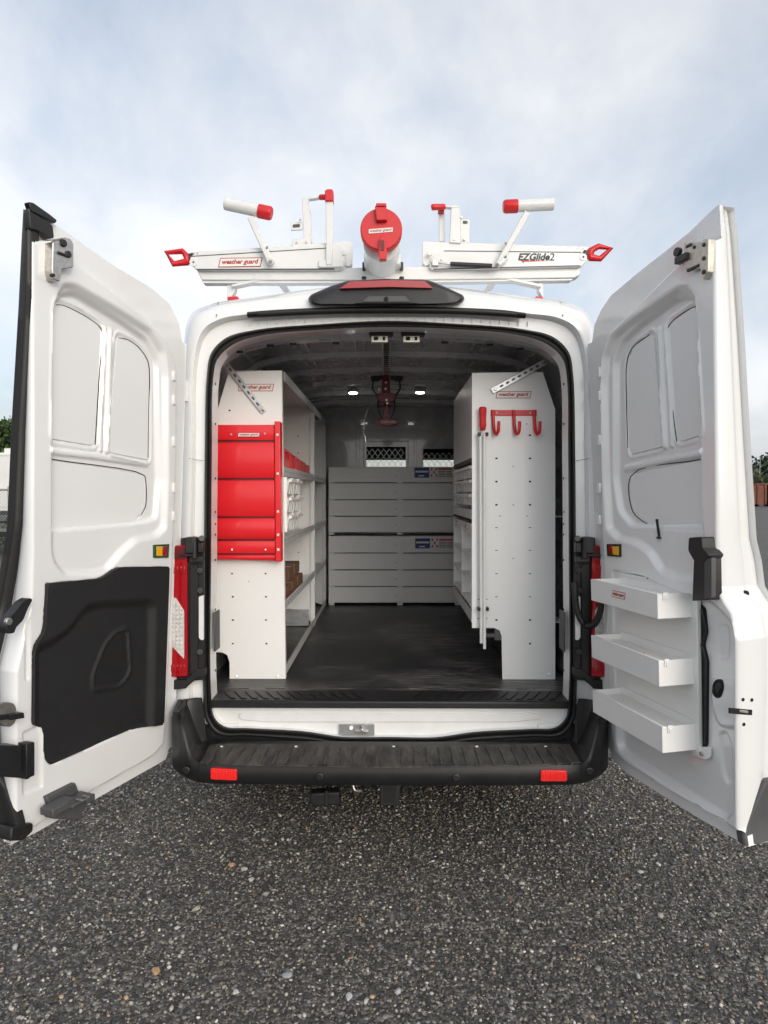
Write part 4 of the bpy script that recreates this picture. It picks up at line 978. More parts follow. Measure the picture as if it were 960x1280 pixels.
for px in (455, 502): 
    q = MB().tube([P(px, 328, RY-.05), P(px, 337.5, RY-.05)], .009, 10); q.cyl(P(px, 349, RY-.05), P(px, 346, RY-.05), .012, 12); obj('clamp_bolt', q, M_BLACK, rk, bevel=.002)
# left glide
q = pz(MB(), rpoly([(237,322),(246,314),(425,305),(432,316),(432,330),(428,336.5),(245,337.2),(238,330)], 4), RY-.055, .024); obj('glide_plate', q, M_RACK, rk, bevel=.003)
q = pz(MB(), rpoly([(240,315.5),(436,301.5),(440,303),(440,330),(436,333),(430,331),(428,314),(420,309),(243,318)], 2), RY-.03, .05); obj('glide_channel', q, M_RACK, rk, bevel=.003)
q = pz(MB(), [(236,320),(414,309.2),(414,310.2),(236,321)], RY-.0565, .004); pz(q, [(246,336),(418,335.5),(418,336.8),(246,337.3)], RY-.057, .006); obj('channel_lip', q, M_DGREY, rk)
for x, y, r_ in ((242,328,.020),(242,328,.006),(430,317,.010),(400,329,.008),(424,328,.008),(242,317,.004),(247,316.5,.004),(320,343,.003),(337,343,.003)):
    c = P(x, y, RY-.055); q = MB().cyl(c+Vector((0,.004,0)), c-Vector((0,.004+.0,0)), r_, 18); obj('pivot_bolt', q, M_STEEL if r_ > .003 and r_ < .015 else M_RACK, rk, smooth=True, bevel=.001)
logo(rk, P(300.5, 328, RY-.0565), (1,0,.012), (0,0,1), .212, .046)
# red pull loop
def loop(pts, Y, parent, name='pull_handle', rad=.011):
    c3 = [P(x, y, Y+dy) for x, y, dy in pts]; q = MB().tube(c3+[c3[0], c3[1]], rad, 8); return obj(name, q, M_REDP, parent, smooth=True, ang=80)
q = MB().tube([P(x, y, RY-.03) for x, y in ((235,327),(217,330),(208,316),(228,314),(233,320),(235,327),(229,328.5))], [.020,.015,.015,.015,.017,.020,.015], 8); obj('pull_handle', q, M_REDP, rk, smooth=True, ang=50)
q = MB().tube([P(x, y, RY-.03) for x, y in ((737,321.5),(750,323.5),(763,311),(748,308),(738,313.5),(737,321.5),(742,322.2))], [.020,.015,.015,.015,.017,.020,.015], 8); obj('pull_handle', q, M_REDP, rk, smooth=True, ang=50)
q = MB().bar(P(231,322,RY-.03), P(244,319,RY-.03), .02, .025); obj('handle_link', q, M_BLACK, rk, bevel=.003)
q = MB().bar(P(742,318,RY-.03), P(729,316,RY-.03), .02, .025); obj('handle_link', q, M_BLACK, rk, bevel=.003)
# swing arms with padded rollers
q = MB().bar(P(338,327,RY-.08), P(313,272,RY-.10), .030, .034, up=(0,1,0)); q.cyl(P(338,326,RY-.10), P(338,326,RY-.06), .020, 16); obj('swing_arm', q, M_RACK, rk, bevel=.005)
q = MB().cyl(P(338,327,RY-.11), P(338,327,RY-.10), .009, 12).cyl(P(334,309,RY-.11), P(334,309,RY-.07), .006, 10); obj('arm_bolt', q, M_STEEL, rk, bevel=.001)
q = MB().tube([P(281,254.5,RY-.10), P(326,264.3,RY-.10)], .030, 24); obj('arm_roller', q, M_RACK, rk, smooth=True, bevel=.005)
q = MB().tube([P(323,263.6,RY-.10), P(338,266.8,RY-.10), P(340,267.3,RY-.10)], [.0335,.0335,.027], 24); obj('roller_cap', q, M_REDP, rk, smooth=True, bevel=.003)
q = MB().bar(P(622,332,RY-.08), P(659,266,RY-.10), .030, .034, up=(0,1,0)); q.bar(P(622,332,RY-.085), P(634,322,RY-.085), .022, .04, up=(0,1,0)); obj('swing_arm', q, M_RACK, rk, bevel=.005)
q = MB().cyl(P(622,331,RY-.11), P(622,331,RY-.10), .009, 12).cyl(P(632,304,RY-.11), P(632,304,RY-.08), .006, 10).cyl(P(632,321,RY-.11), P(632,321,RY-.08), .007, 10); obj('arm_bolt', q, M_STEEL, rk, bevel=.001)
q = MB().tube([P(644,257.6,RY-.10), P(692,255.3,RY-.10)], .029, 24); obj('arm_roller', q, M_RACK, rk, smooth=True, bevel=.005)
q = MB().tube([P(629,258.5,RY-.10), P(632,258.3,RY-.10), P(647,257.6,RY-.10)], [.026,.0325,.0325], 24); obj('roller_cap', q, M_REDP, rk, smooth=True, bevel=.003)
# ladder stops
q = MB(); pz(q, [(377.5,247),(384.5,246.5),(388.5,303),(380,303)], RY-.03, .035); pz(q, [(384.5,250),(387.5,262),(390,303),(387,303)], RY-.01, .03); pz(q, [(365,299),(388,297.5),(389,308),(365,309)], RY-.04, .02); obj('stop_post', q, M_RACK, rk, bevel=.003)
q = MB().bar(P(386,249.5,RY-.02), P(402,247,RY-.02), .03, .010); obj('stop_crossbar', q, M_RACK, rk, bevel=.002)
q = MB(); pz(q, [(363.5,277.5),(378,276.5),(378,287),(363.5,288)], RY-.02, .012); obj('slotted_bracket', q, M_RACK, rk, bevel=.003); q = MB(); pz(q, rpoly([(366,280.5),(375,280),(375,284),(366,284.5)], 1.5), RY-.0215, .003); obj('bracket_slot', q, M_DGREY, rk)
q = MB(); pz(q, [(407,250),(416,250),(415.5,331),(407.5,331)], RY-.075, .03); pz(q, rpoly([(398,325),(429,324),(429,333.5),(398,334)], 2), RY-.07, .015); obj('hook_arm', q, M_RACK, rk, bevel=.004)
q = MB(); pz(q, rpoly([(406,237.5),(409,236),(415,236),(416.5,238),(416.5,251),(406,251)], 1.5), RY-.085, .05); q.tube([P(400,246.5,RY-.03), P(408,246.5,RY-.05)], .014, 12); obj('stop_cap', q, M_REDP, rk, bevel=.004)
for x, y in ((370.5,303),(382.5,302.5),(375,274)):
    c = P(x, y, RY-.045); obj('bolt_head', MB().cyl(c+Vector((0,.01,0)), c, .006, 6), M_STEEL, rk)
q = MB(); pz(q, [(564,259),(575.5,259.5),(576,304),(562,303)], RY-.04, .035); pz(q, [(575.5,273.5),(587,274),(587,304),(576,304)], RY-.03, .012); obj('stop_post', q, M_RACK, rk, bevel=.003)
q = MB(); pz(q, rpoly([(578.5,276),(584.5,276),(584.5,279.5),(578.5,279.5)], 1.4), RY-.032, .003); obj('bracket_slot', q, M_DGREY, rk)
q = MB().bar(P(554,259,RY-.02), P(575,260,RY-.02), .03, .010); obj('stop_crossbar', q, M_RACK, rk, bevel=.002)
q = MB(); pz(q, [(548.5,262),(555.8,262),(556,302),(549,302)], RY+.02, .03); obj('hook_arm', q, M_RACK, rk, bevel=.003)
q = MB(); q.tube([P(539,259.5,RY-.05), P(541,259,RY-.05), P(556,258.5,RY-.03)], [.012,.016,.015], 10); pz(q, rpoly([(548,254.5),(555.5,254.5),(555.5,263.5),(548,263.5)], 1), RY-.02, .05); obj('stop_cap', q, M_REDP, rk, bevel=.004)
for x, y in ((568,299),(581,298.5),(577,271)):
    c = P(x, y, RY-.045); obj('bolt_head', MB().cyl(c+Vector((0,.01,0)), c, .006, 6), M_STEEL, rk)
# right glide
q = pz(MB(), rpoly([(536,334),(540,321),(552,313),(725,315.5),(733,319),(735,325),(727,333),(700,333.5),(541,336.5)], 3), RY-.055, .024); obj('glide_plate', q, M_RACK, rk, bevel=.003)
q = pz(MB(), rpoly([(528,301.5),(735,308),(740,312),(738,316),(728,316.5),(552,314.5),(543,320),(538,331),(531,332.5),(528,328)], 2), RY-.03, .05); obj('glide_channel', q, M_RACK, rk, bevel=.003)
q = pz(MB(), [(555,313),(726,314.8),(726,315.8),(555,314)], RY-.0565, .004); pz(q, [(542,335.8),(725,331.5),(725,332.4),(542,336.8)], RY-.057, .006); obj('channel_lip', q, M_DGREY, rk)
q = MB().tube([P(563,330,RY-.075), P(615,332.5,RY-.075)], .0115, 14); obj('gas_strut', q, M_BLACK, rk, smooth=True, bevel=.002)
q = MB().tube([P(548,329,RY-.075), P(563,330,RY-.075)], .005, 8); q.obox(P(544,329,RY-.065), (.016,0,0), (0,.01,0), (0,0,.014)); obj('strut_end', q, M_STEEL, rk, bevel=.002)
for x, y, r_ in ((729,321.5,.018),(729,321.5,.006),(537,317,.012),(552,325,.006),(628,341,.003),(648,341,.003),(722,310,.003),(729,311,.003)):
    c = P(x, y, RY-.055); q = MB().cyl(c+Vector((0,.004,0)), c-Vector((0,.004,0)), r_, 18); obj('pivot_bolt', q, M_STEEL if .003 < r_ < .015 else M_RACK, rk, smooth=True, bevel=.001)
txt('lettering', 'EZGlide', P(667.5, 321, RY-.0565), (1,0,0), (0,0,1), .158, M_LBLK, rk, shear=.25, bold=.03, height=.036)
txt('lettering', '2', P(690, 321, RY-.0565), (1,0,0), (0,0,1), .024, M_LBLK, rk, shear=.1, height=.036)
q = pz(MB(), [(650,325),(652,325.2),(684,326),(655,327.2),(655,329)], RY-.0565, .001); obj('logo_swoosh', q, M_LBLR, rk)
# far ends of the two glides on the front beam
for sx in (-1, 1):
    q = MB().box((sx*.18, 2.26, 2.74), (sx*.90, 2.32, 2.80)); obj('front_glide', q, M_RACK, rk, bevel=.005)

ct = thing('conduit_carrier', 'white conduit tube with round red lockable cap standing above the brake light', 'conduit tube', P(477, 337, .2))
c0 = P(477, 290, .10); rad = 25*(.10+3.07)/853
q = MB().tube([c0+Vector((0,.012,0)), c0+Vector((0,.012,-.0))+Vector((0,2.9,0))], rad*.92, 40); obj('tube', q, M_RACK, ct, smooth=True, ang=60)
q = MB().tube([c0+Vector((0,.05,-.03)), c0+Vector((0,.35,-.03))], rad*.93, 36); obj('tube_sleeve', q, M_RACK, ct, smooth=True, ang=60)
q = MB().box(tuple(P(455, 330, .30)), tuple(P(500, 338, .55))); obj('tube_cradle', q, M_RACK, ct, bevel=.004)
c1 = P(476.5, 286, .06); rr = 26*(3.13)/853
q = MB().tube([c1+Vector((0,.05,0)), c1+Vector((0,.006,0)), c1], [rr, rr, rr*.95], 48); cap_ = obj('end_cap', q, M_REDP, ct, smooth=True, ang=50)
q = MB(); pz(q, rpoly([(468.5,257),(483,256),(484,275),(470.5,275.5)], 1.5), .035, .03); obj('cap_hinge', q, M_REDP, ct, bevel=.004)
q = MB(); pz(q, rpoly([(470,253.5),(483,253.5),(483,258),(470,258)], 1.5), .03, .06); obj('hinge_barrel', q, M_REDP, ct, bevel=.004)
q = MB(); pz(q, rpoly([(474.5,297),(478,293.5),(481.5,297),(482,306),(484,314),(483,324),(474,324.5),(473.5,314)], 1.5), .035, .035); hp_ = obj('cap_latch', q, M_REDP, ct, bevel=.003)
q = MB(); pz(q, rpoly([(475.8,300),(480,300),(480.3,313),(475.8,313)], 1), .032, .01); obj('latch_slot', q, M_DKRED, ct)
q = MB(); pz(q, [(461,286.5),(491,284.2),(491,289.5),(461,292)], .0575, .004); obj('cap_label', q, M_LBLW, ct)
txt('cap_lettering', 'weather guard', P(476, 288.1, .0572), (1,0,.07), (0,0,1), .098, M_LOGO, ct, shear=.2, bold=.012, height=.014)
for px in (455, 502):
    q = MB(); pz(q, [(px-2,328),(px+2,328),(px+2,337.5),(px-2,337.5)], RY-.06, .02); obj('strap_buckle', q, M_BLACK, ct, bevel=.002)

# ================================================================== LEFT SHELVING
PY = .42                       # plane of the end panels
lsh = thing('shelving_unit', 'white steel shelving inside the van left of the aisle, nearest the open doors', 'shelving', (-.72, 1.1, FZ))
ep = [(286,465),(352,463),(357,850),(287,852),(287,828),(284,819),(278,815.5),(269,815),(269,522)]
q = MB().prism([P(x, y, PY) for x, y in ep], (0,.003,0)); obj('end_panel', q, M_POWD, lsh)
XL = P(354.5, 620, PY).x
q = MB().prism([P(x, y, PY+.0035) for x, y in [(352,463),(357,850),(355.5,850),(350.5,463)]], (0,.035,0)); obj('panel_flange', q, M_POWD, lsh, bevel=.001)
q = MB()
for x, y in ((290,717),(332,717),(291,746),(332.5,746),(291,775),(332.5,775),(291,804.5),(333,804.5),(290,688),(287,513)):
    q.obox(P(x, y, PY-.0005), (.0045,0,0), (0,.001,0), (0,0,.0035))
for x, y in ((311,727),): q.obox(P(x, y, PY-.0005), (.002,0,0), (0,.001,0), (0,0,.002))
obj('bolt_hole', q, M_HOLE, lsh, kind='stuff')
for x, y in ((296,845),(347,845)):
    q = MB().cyl(P(x, y, PY), P(x, y, PY-.004), .007, 6); obj('screw', q, M_STEEL, lsh, bevel=.001)
logo(lsh, P(320, 484.5, PY-.001), (1,0,0), (0,0,1), .178, .037)
LIP = [(1.753, .048), (1.393, .040), (1.058, .045)]
XW = -.90
def shelves(root, x_in, x_w, y0, y1, lips, m_lip=M_SHELF):
    sg = 1 if x_in < 0 else -1
    for z, h in lips:
        q = MB().box((x_w, y0, z-h*.8), (x_in-sg*.004, y1, z-h*.8+.003)); sh = obj('shelf', q, M_POWD, root)
        q = MB().box((x_in-sg*.003, y0, z-h), (x_in, y1, z)); obj('shelf_lip', q, m_lip, sh, bevel=.001)
        q = MB()
        for yy in np.arange(y0+.05, y1, .09): q.obox((x_in+sg*.0008, yy, z-h*.5), (.0008,0,0), (0,.006,0), (0,0,.003))
        obj('lip_slot', q, M_DGREY, sh, kind='stuff')
        q = MB().box((x_w+sg*0, y0, z-h*.8), (x_w+sg*.004, y1, z+.05)); obj('shelf_back', q, M_POWD, sh)
DY = 1.86
shelves(lsh, XL, XW, PY+.004, DY-.02, LIP)
q = MB().prism([(XW,DY,FZ+.13),(XL,DY,FZ+.02),(XL,DY,2.244),(XW+.09,DY,2.244),(XW,DY,2.0)], (0,.004,0)); dvp = obj('divider_panel', q, M_POWD, lsh)
q = MB().box((XL-.03, DY-.015, FZ), (XL+.001, DY-.012, 2.244)).box((XL-.002, DY-.012, FZ), (XL+.001, DY+.02, 2.244)); obj('upright', q, M_POWD, lsh, bevel=.001)
q = MB()
for z in np.arange(.95, 2.1, .12):
    for x in (-.84, -.66): q.obox((x, DY-.001, z), (.004,0,0), (0,.001,0), (0,0,.004))
obj('divider_hole', q, M_HOLE, lsh, kind='stuff')
q = MB().box((XL-.004, PY+.004, FZ+.01), (XL, DY, FZ+.050)).box((XL-.035, PY+.004, FZ+.006), (XL, DY, FZ+.010)); obj('bottom_rail', q, M_SHELF, lsh, bevel=.001)
q = MB().box((XW, DY-.03, FZ+.02), (XL-.04, DY-.006, FZ+.12)).box((XW, DY-.06, FZ+.005), (XL-.04, DY-.006, FZ+.02)); obj('cross_rail', q, M_GALV, lsh, bevel=.002)
q = MB().box((XW+.08, PY+.005, 2.239), (XL-.004, DY, 2.242)).box((XL-.0035, PY+.04, 2.195), (XL, DY, 2.244)); obj('top_rail', q, M_SHELF, lsh, bevel=.001)
q = MB().box((XW-.01, PY+.01, 1.0), (XW-.006, DY, 2.0)); obj('back_panel', q, M_POWD, lsh)
# diagonal strap to the roof
def strap(parent, a, b, Y, wdt=.030):
    q = MB(); A = P(*a, Y); B = P(*b, Y); d = (B-A).normalized(); L = (B-A).length; s_ = d.cross(Vector((0,1,0))).normalized()
    q.bar(A, B, .003, wdt, up=s_); o = obj('roof_strap', q, M_GALV, parent, bevel=.0015)
    q = MB(); n = 9
    for i in range(n):
        c = A+d*(L*(i+.6)/n)+Vector((0,-.002,0)); q.obox(c, d*(L/n*.26), (0,.0008,0), s_*(wdt*.17))
    obj('strap_slot', q, M_DGREY, parent, kind='stuff', bevel=.001)
    for e in (A+d*.02, B-d*.02):
        q = MB().cyl(e, e+Vector((0,-.008,0)), .009, 6); obj('strap_bolt', q, M_STEEL, parent, bevel=.001)
strap(lsh, (279,451), (330,515), PY-.012)
# rear left unit
lr = thing('shelving_unit', 'grey shelving unit deep in the van, left of the cargo drawers', 'shelving', (-.72, 2.4, FZ))
shelves(lr, XL, XW, DY+.03, 2.72, LIP)
q = MB().box((XL-.03, 2.72, FZ), (XL, 2.75, 2.244)).box((XL-.003, DY+.03, 2.195), (XL, 2.75, 2.244)).box((XL-.004, DY+.03, FZ+.01), (XL, 2.72, FZ+.05)); obj('upright', q, M_SHELF, lr, bevel=.001)
q = MB().prism([(XW,2.73,FZ+.1),(XL,2.73,FZ),(XL,2.73,2.244),(XW,2.73,2.244)], (0,.003,0)); obj('divider_panel', q, M_GREY, lr)
q = MB()
for z in np.arange(.95, 2.1, .12): q.obox((-.66, 2.728, z), (.005,0,0), (0,.001,0), (0,0,.005))
obj('divider_hole', q, M_HOLE, lr, kind='stuff')

# red cabinet on the end panel
CY = PY-.055
rc = thing('red_cabinet', 'red steel cabinet with stacked flap doors fixed to the left white end panel', 'cabinet', P(312, 702, PY))
q = MB().prism([P(x, y, CY+.008) for x, y in [(271.5,531),(345,531),(347,701),(271.5,699)]], (0,PY-CY-.009,0)); obj('cabinet_body', q, M_RED, rc, bevel=.002)
yb = [(531,550),(553,597.5),(600.5,645.5),(648,674),(676.5,691.5),(694,699.5)]
for k, (y0, y1) in enumerate(yb):
    q = MB(); n = 10; rings = []
    for i in range(n+1):
        t = i/n; y = y0+(y1-y0)*t; bulge = .014*math.sin(math.pi*min(1, t*1.0))**.6 if 0 < k < 4 else .004*math.sin(math.pi*t)
        a = P(271.8, y, CY); b = P(342.5+(y-531)*.012, y, CY)
        rings.append([a+Vector((0,.012,0)), a-Vector((0,bulge,0)), b-Vector((0,bulge,0)), b+Vector((0,.012,0))])
    q.loft(rings); q.f += [(0,1,2,3), (n*4+3, n*4+2, n*4+1, n*4)]
    obj('flap_door' if 0 < k < 4 else 'cabinet_rail', q, M_RED, rc, smooth=True, bevel=.0015, ang=40)
    if k < 5: q = MB().prism([P(x, y, CY+.006) for x, y in [(271.8,y1),(343,y1),(343,y1+3),(271.8,y1+3)]], (0,.004,0)); obj('shadow_gap', q, M_DKRED, rc)
q = MB().prism([P(x, y, CY-.016) for x, y in [(343,526.5),(350,526.5),(351.5,702),(344.5,702)]], (0,PY-CY+.016,0)); rr_ = obj('side_rail', q, M_RED, rc, bevel=.003)
for y in (543.5, 592, 639.5, 668.5, 687):
    q = MB().obox(P(346.6+(y-526)*.007, y, CY-.017), (.006,0,0), (0,.0015,0), (0,0,.006)); obj('rail_rivet', q, M_LBLW, rc, bevel=.002)
for x, y in ((289,543),(331,542),(290,687),(332,687)):
    q = MB().cyl(P(x, y, CY+.002), P(x, y, CY-.009), .005, 10); obj('screw', q, M_STEEL, rc, bevel=.001)
logo(rc, P(311, 543.5, CY-.0065), (1,0,0), (0,0,1), .108, .020)

# red bins on the top shelf
BIN = [(359,.30),(366,.30),(372,.24),(378,.22),(383,.18)]
ys = [.62, .86, 1.10, 1.33, 1.56]
bl_ = ['red plastic shelf bin nearest the end panel, tallest of its row', 'red plastic shelf bin second from the white end panel', 'red plastic shelf bin in the middle of its row', 'red plastic shelf bin second from the divider panel', 'red plastic shelf bin nearest the divider panel']
zsh = 1.753-.035
for k, y in enumerate(ys):
    w = .088
    bn = thing('parts_bin', bl_[k], 'bin', (-.68, y, zsh), 'red bins on the top left shelf')
    h = .165-.012*k; x1 = XL-.012; x0 = -.84; w = .085
    q = MB(); t = .003
    q.prism([(x0,y-w,zsh),(x1,y-w,zsh),(x1,y-w,zsh+h*.72),(x1-.05,y-w,zsh+h),(x0,y-w,zsh+h)], (0,t,0))
    q.prism([(x0,y+w-t,zsh),(x1,y+w-t,zsh),(x1,y+w-t,zsh+h*.72),(x1-.05,y+w-t,zsh+h),(x0,y+w-t,zsh+h)], (0,t,0))
    obj('bin_side', q, M_RED, bn, bevel=.001)
    q = MB().box((x1-t, y-w+t, zsh), (x1, y+w-t, zsh+h*.72)).box((x0, y-w+t, zsh), (x0+t, y+w-t, zsh+h)); obj('bin_front', q, M_RED, bn, bevel=.001)
    q = MB().box((x0+t, y-w+t, zsh), (x1-t, y+w-t, zsh+t)); obj('bin_floor', q, M_RED, bn)
    q = MB().prism([(x1-.052,y-w,zsh+h),(x1-.046,y-w,zsh+h),(x1+.003,y-w,zsh+h*.74),(x1-.003,y-w,zsh+h*.72)], (0,2*w,0)); obj('label_slope', q, M_RED, bn, bevel=.001)

# small white parts drawers hung under the shelf, both sides of the aisle
def parts_rack(root, x, sg, y0, y1, z0, z1, rows, cols, m=M_POWD):
    """x aisle plane, sg = +1 faces +X; frame with tilt-out trays"""
    q = MB(); dz = (z1-z0)/rows; dy = (y1-y0)/cols
    q.box((x-sg*.11, y0, z0), (x-sg*.107, y1, z1)); obj('rack_back', q, M_GREY, root)
    for j in range(cols+1):
        yy = y0+j*dy; q = MB().box((x-sg*.10, yy-.004, z0), (x, yy+.004, z1)); obj('rack_upright', q, m, root, bevel=.001)
    for i in range(rows):
        for j in range(cols):
            a = y0+j*dy+.012; b = y0+(j+1)*dy-.012; zb_ = z0+i*dz+.006; h = dz*.76
            q = MB(); X = lambda v: x-sg*v
            for yy in (a, b-.004): q.prism([(X(.085),yy,zb_),(X(.006),yy,zb_),(X(-.006),yy,zb_+h),(X(.085),yy,zb_+h)], (0,.004,0))
            q.prism([(X(.006),a,zb_),(X(.002),a,zb_),(X(-.010),a,zb_+h),(X(-.006),a,zb_+h)], (0,b-a,0))
            q.box((X(.085), a, zb_), (X(.006), b, zb_+.004))
            d_ = obj('tilt_tray', q, M_TRANSL, root, bevel=.0008)
            q = MB().box((X(-.006), a-.002, zb_+h-.010), (X(-.022), b+.002, zb_+h+.006)); obj('tray_lip', q, m, d_, bevel=.001)
            q = MB()
            for t in (.22, .5, .78): q.prism([(X(-.001),a+(b-a)*t-.004,zb_),(X(-.004),a+(b-a)*t-.004,zb_),(X(-.015),a+(b-a)*t-.004,zb_+h),(X(-.011),a+(b-a)*t-.004,zb_+h)], (0,.008,0))
            obj('tray_rib', q, m, d_, kind='stuff')
wr = thing('parts_rack', 'small white rack of tilting bins under the left shelf, beside the red cabinet', 'parts rack', (XL-.04, .70, 1.42))
parts_rack(wr, XL+.012, 1, .46, .94, 1.415, 1.70, 3, 2)

# brown cartons
k = 0
cl_ = ['brown carton at the front of the lower row on the left shelf', 'brown carton in the lower row on the left shelf, second from the front', 'brown carton standing third in the lower row on the left shelf', 'brown carton lying on the lower cartons, nearest the end panel', 'brown carton lying on the lower cartons, middle one', 'brown carton lying on the lower cartons, farthest from the doors']
for row in range(2):
    for j in range(3):
        y = .78+j*.26+row*.06; z = 1.058-.033+row*.072
        q = MB().box((-.80, y-.115, z), (XL-.03-row*.03, y+.115, z+.070)); o = obj('carton', q, M_BROWN, None, loc=(-.68, y, z), bevel=.003)
        q = MB().box((-.80, y-.012, z+.0702), (XL-.03-row*.03, y+.012, z+.071)); obj('tape', q, M_LBLW if (row == 1 and j == 1) else M_DGREY, o)
        tag(o, cl_[k], 'carton', 'brown cartons on the lower left shelf'); k += 1

# ================================================================== RIGHT SHELVING
rs = thing('shelving_unit', 'white steel shelving inside the van right of the aisle behind the hook panel', 'shelving', (.63, 1.0, FZ))
ep = [(590,466),(678.5,465),(694,512),(694,850),(628,850),(627,795),(624.5,788),(618,785),(590,785)]
q = MB().prism([P(x, y, PY) for x, y in ep], (0,.003,0)); obj('end_panel', q, M_POWD, rs)
XR = P(590, 620, PY).x; XRW = .90
q = MB()
for x in (620.5, 662.5):
    for y in (544, 573, 602, 631, 775): q.obox(P(x, y, PY-.0005), (.0055,0,0), (0,.001,0), (0,0,.004))
q.obox(P(662.5, 804.5, PY-.0005), (.005,0,0), (0,.001,0), (0,0,.004))
for x, y in ((624.5,530),(658.5,530),(641.5,583),(641.5,631),(625,645),(658.5,645),(641.5,698)): q.obox(P(x, y, PY-.0005), (.0025,0,0), (0,.001,0), (0,0,.0025))
obj('bolt_hole', q, M_HOLE, rs, kind='stuff')
q = MB()
for x in (620.5, 662.5):
    for y in (659.5, 688, 717, 746): q.obox(P(x, y, PY-.001), (.006,0,0), (0,.001,0), (0,0,.002))
for x in (598, 608):
    for y in (749, 773): q.obox(P(x, y, PY-.001), (.006,0,0), (0,.001,0), (0,0,.0015))
obj('bolt_slot', q, M_DGREY, rs, kind='stuff')
for x, y in ((635,842.5),(687,842.5)):
    q = MB().cyl(P(x, y, PY), P(x, y, PY-.004), .007, 6); obj('screw', q, M_STEEL, rs, bevel=.001)
logo(rs, P(642, 493.5, PY-.001), (1,0,0), (0,0,1), .175, .036)
strap(rs, (615,489), (682,452), PY-.012)
DYR = 1.42
zb_r = .955
q = MB().box((XR, PY+.003, 1.80), (XR+.003, DYR, 2.225)); obj('upper_panel', q, M_GREY, rs, bevel=.001)
q = MB().box((XR-.001, PY+.003, 1.775), (XR+.05, DYR, 1.797)); obj('shelf_lip', q, M_DGREY, rs, bevel=.001)
q = MB().prism([(XR,DYR,zb_r),(XRW,DYR,zb_r),(XRW,DYR,2.0),(XRW-.08,DYR,2.225),(XR,DYR,2.225)], (0,.003,0)); obj('divider_panel', q, M_POWD, rs)
q = MB().box((XR, PY+.003, 1.495), (XRW, DYR, 1.498)).box((XR, PY+.003, 1.482), (XR+.004, DYR, 1.53)); obj('shelf', q, M_SHELF, rs, bevel=.001)
q = MB().box((XR-.001, PY+.003, 1.470), (XR+.02, DYR, 1.482)); obj('shadow_gap', q, M_HOLE, rs)
q = MB().box((XR, PY+.003, zb_r), (XR+.004, DYR, zb_r+.055)).box((XR, PY+.003, zb_r-.003), (XRW, DYR, zb_r)); obj('bottom_shelf', q, M_SHELF, rs, bevel=.001)
q = MB().box((XR+.22, PY+.25, FZ), (XRW, 1.30, zb_r-.05)); obj('wheel_arch', q, M_BLACK, van, bevel=.03)
q = MB().box((XL-.28, PY+.25, FZ-.02), (-.93, 1.35, FZ+.25)) if 0 else MB().box((-.93, .75, FZ-.02), (-.87, 1.45, FZ+.25)); obj('wheel_arch', q, M_BLACK, van, bevel=.03)
pr1 = thing('parts_rack', 'white rack of six tilting bins on the right side of the aisle', 'parts rack', (XR+.05, .9, 1.54))
parts_rack(pr1, XR+.012, -1, PY+.03, DYR-.03, 1.545, 1.765, 3, 2)
pr2 = thing('drawer_case', 'white open-fronted drawer case below the tilting bins on the right', 'drawer case', (XR+.05, .9, 1.0))
z0, z1_ = 1.02, 1.46; y0, y1 = PY+.02, DYR-.02
q = MB().box((XR+.14, y0, z0), (XR+.144, y1, z1_)); obj('case_back', q, M_GREY, pr2)
for j in range(3):
    yy = y0+(y1-y0)*j/2; q = MB().box((XR, yy-.014, z0), (XR+.14, yy+.014, z1_)); obj('case_upright', q, M_POWD, pr2, bevel=.002)
for i in range(4):
    zz_ = z0+(z1_-.06-z0)*i/3
    for j in range(2):
        a = y0+(y1-y0)*j/2+.015; b = y0+(y1-y0)*(j+1)/2-.015
        q = MB().box((XR+.004, a, zz_), (XR+.14, b, zz_+.022)); o = obj('case_shelf', q, M_POWD, pr2, bevel=.002)
        if i < 3: q = MB().box((XR+.06, a, zz_+.022), (XR+.065, b, zz_+.09)); obj('inner_bin', q, M_TRANSL, pr2, bevel=.001)
for j in range(2):
    a = y0+(y1-y0)*j/2+.02; b = y0+(y1-y0)*(j+1)/2-.02
    q = MB().box((XR-.001, a, z1_-.035), (XR+.10, b, z1_-.002)); o = obj('header_drawer', q, M_GREY, pr2, bevel=.002)
    q = MB().cyl((XR-.001, (a+b)/2, z1_-.018), (XR-.005, (a+b)/2, z1_-.018), .010, 14); obj('drawer_lock', q, M_STEEL, o, bevel=.001)
# hook rail
hk = thing('hook_rail', 'red steel rail with three J hooks on the right white end panel', 'hooks', P(642, 543, PY))
q = MB().prism([P(x, y, PY-.006) for x, y in [(613.5,512.5),(671,512.5),(671,519.5),(613.5,519.5)]], (0,.005,0)); obj('rail', q, M_REDP, hk, bevel=.001)
for px in (617, 643, 668.5):
    pts = [(px-1,512.5,-.008),(px-.6,520,-.010),(px,532,-.012),(px+1,539,-.020),(px+3,542.5,-.034),(px+5.5,540,-.05),(px+6.3,533,-.056),(px+6.5,526.5,-.058)]
    q = MB().tube(catmull([P(x, y, PY+d) for x, y, d in pts], 4), .0085, 8); obj('hook', q, M_REDP, hk, smooth=True, ang=60)
for px in (621, 663): q = MB().cyl(P(px, 516, PY-.006), P(px, 516, PY-.010), .005, 10); obj('screw', q, M_STEEL, hk)
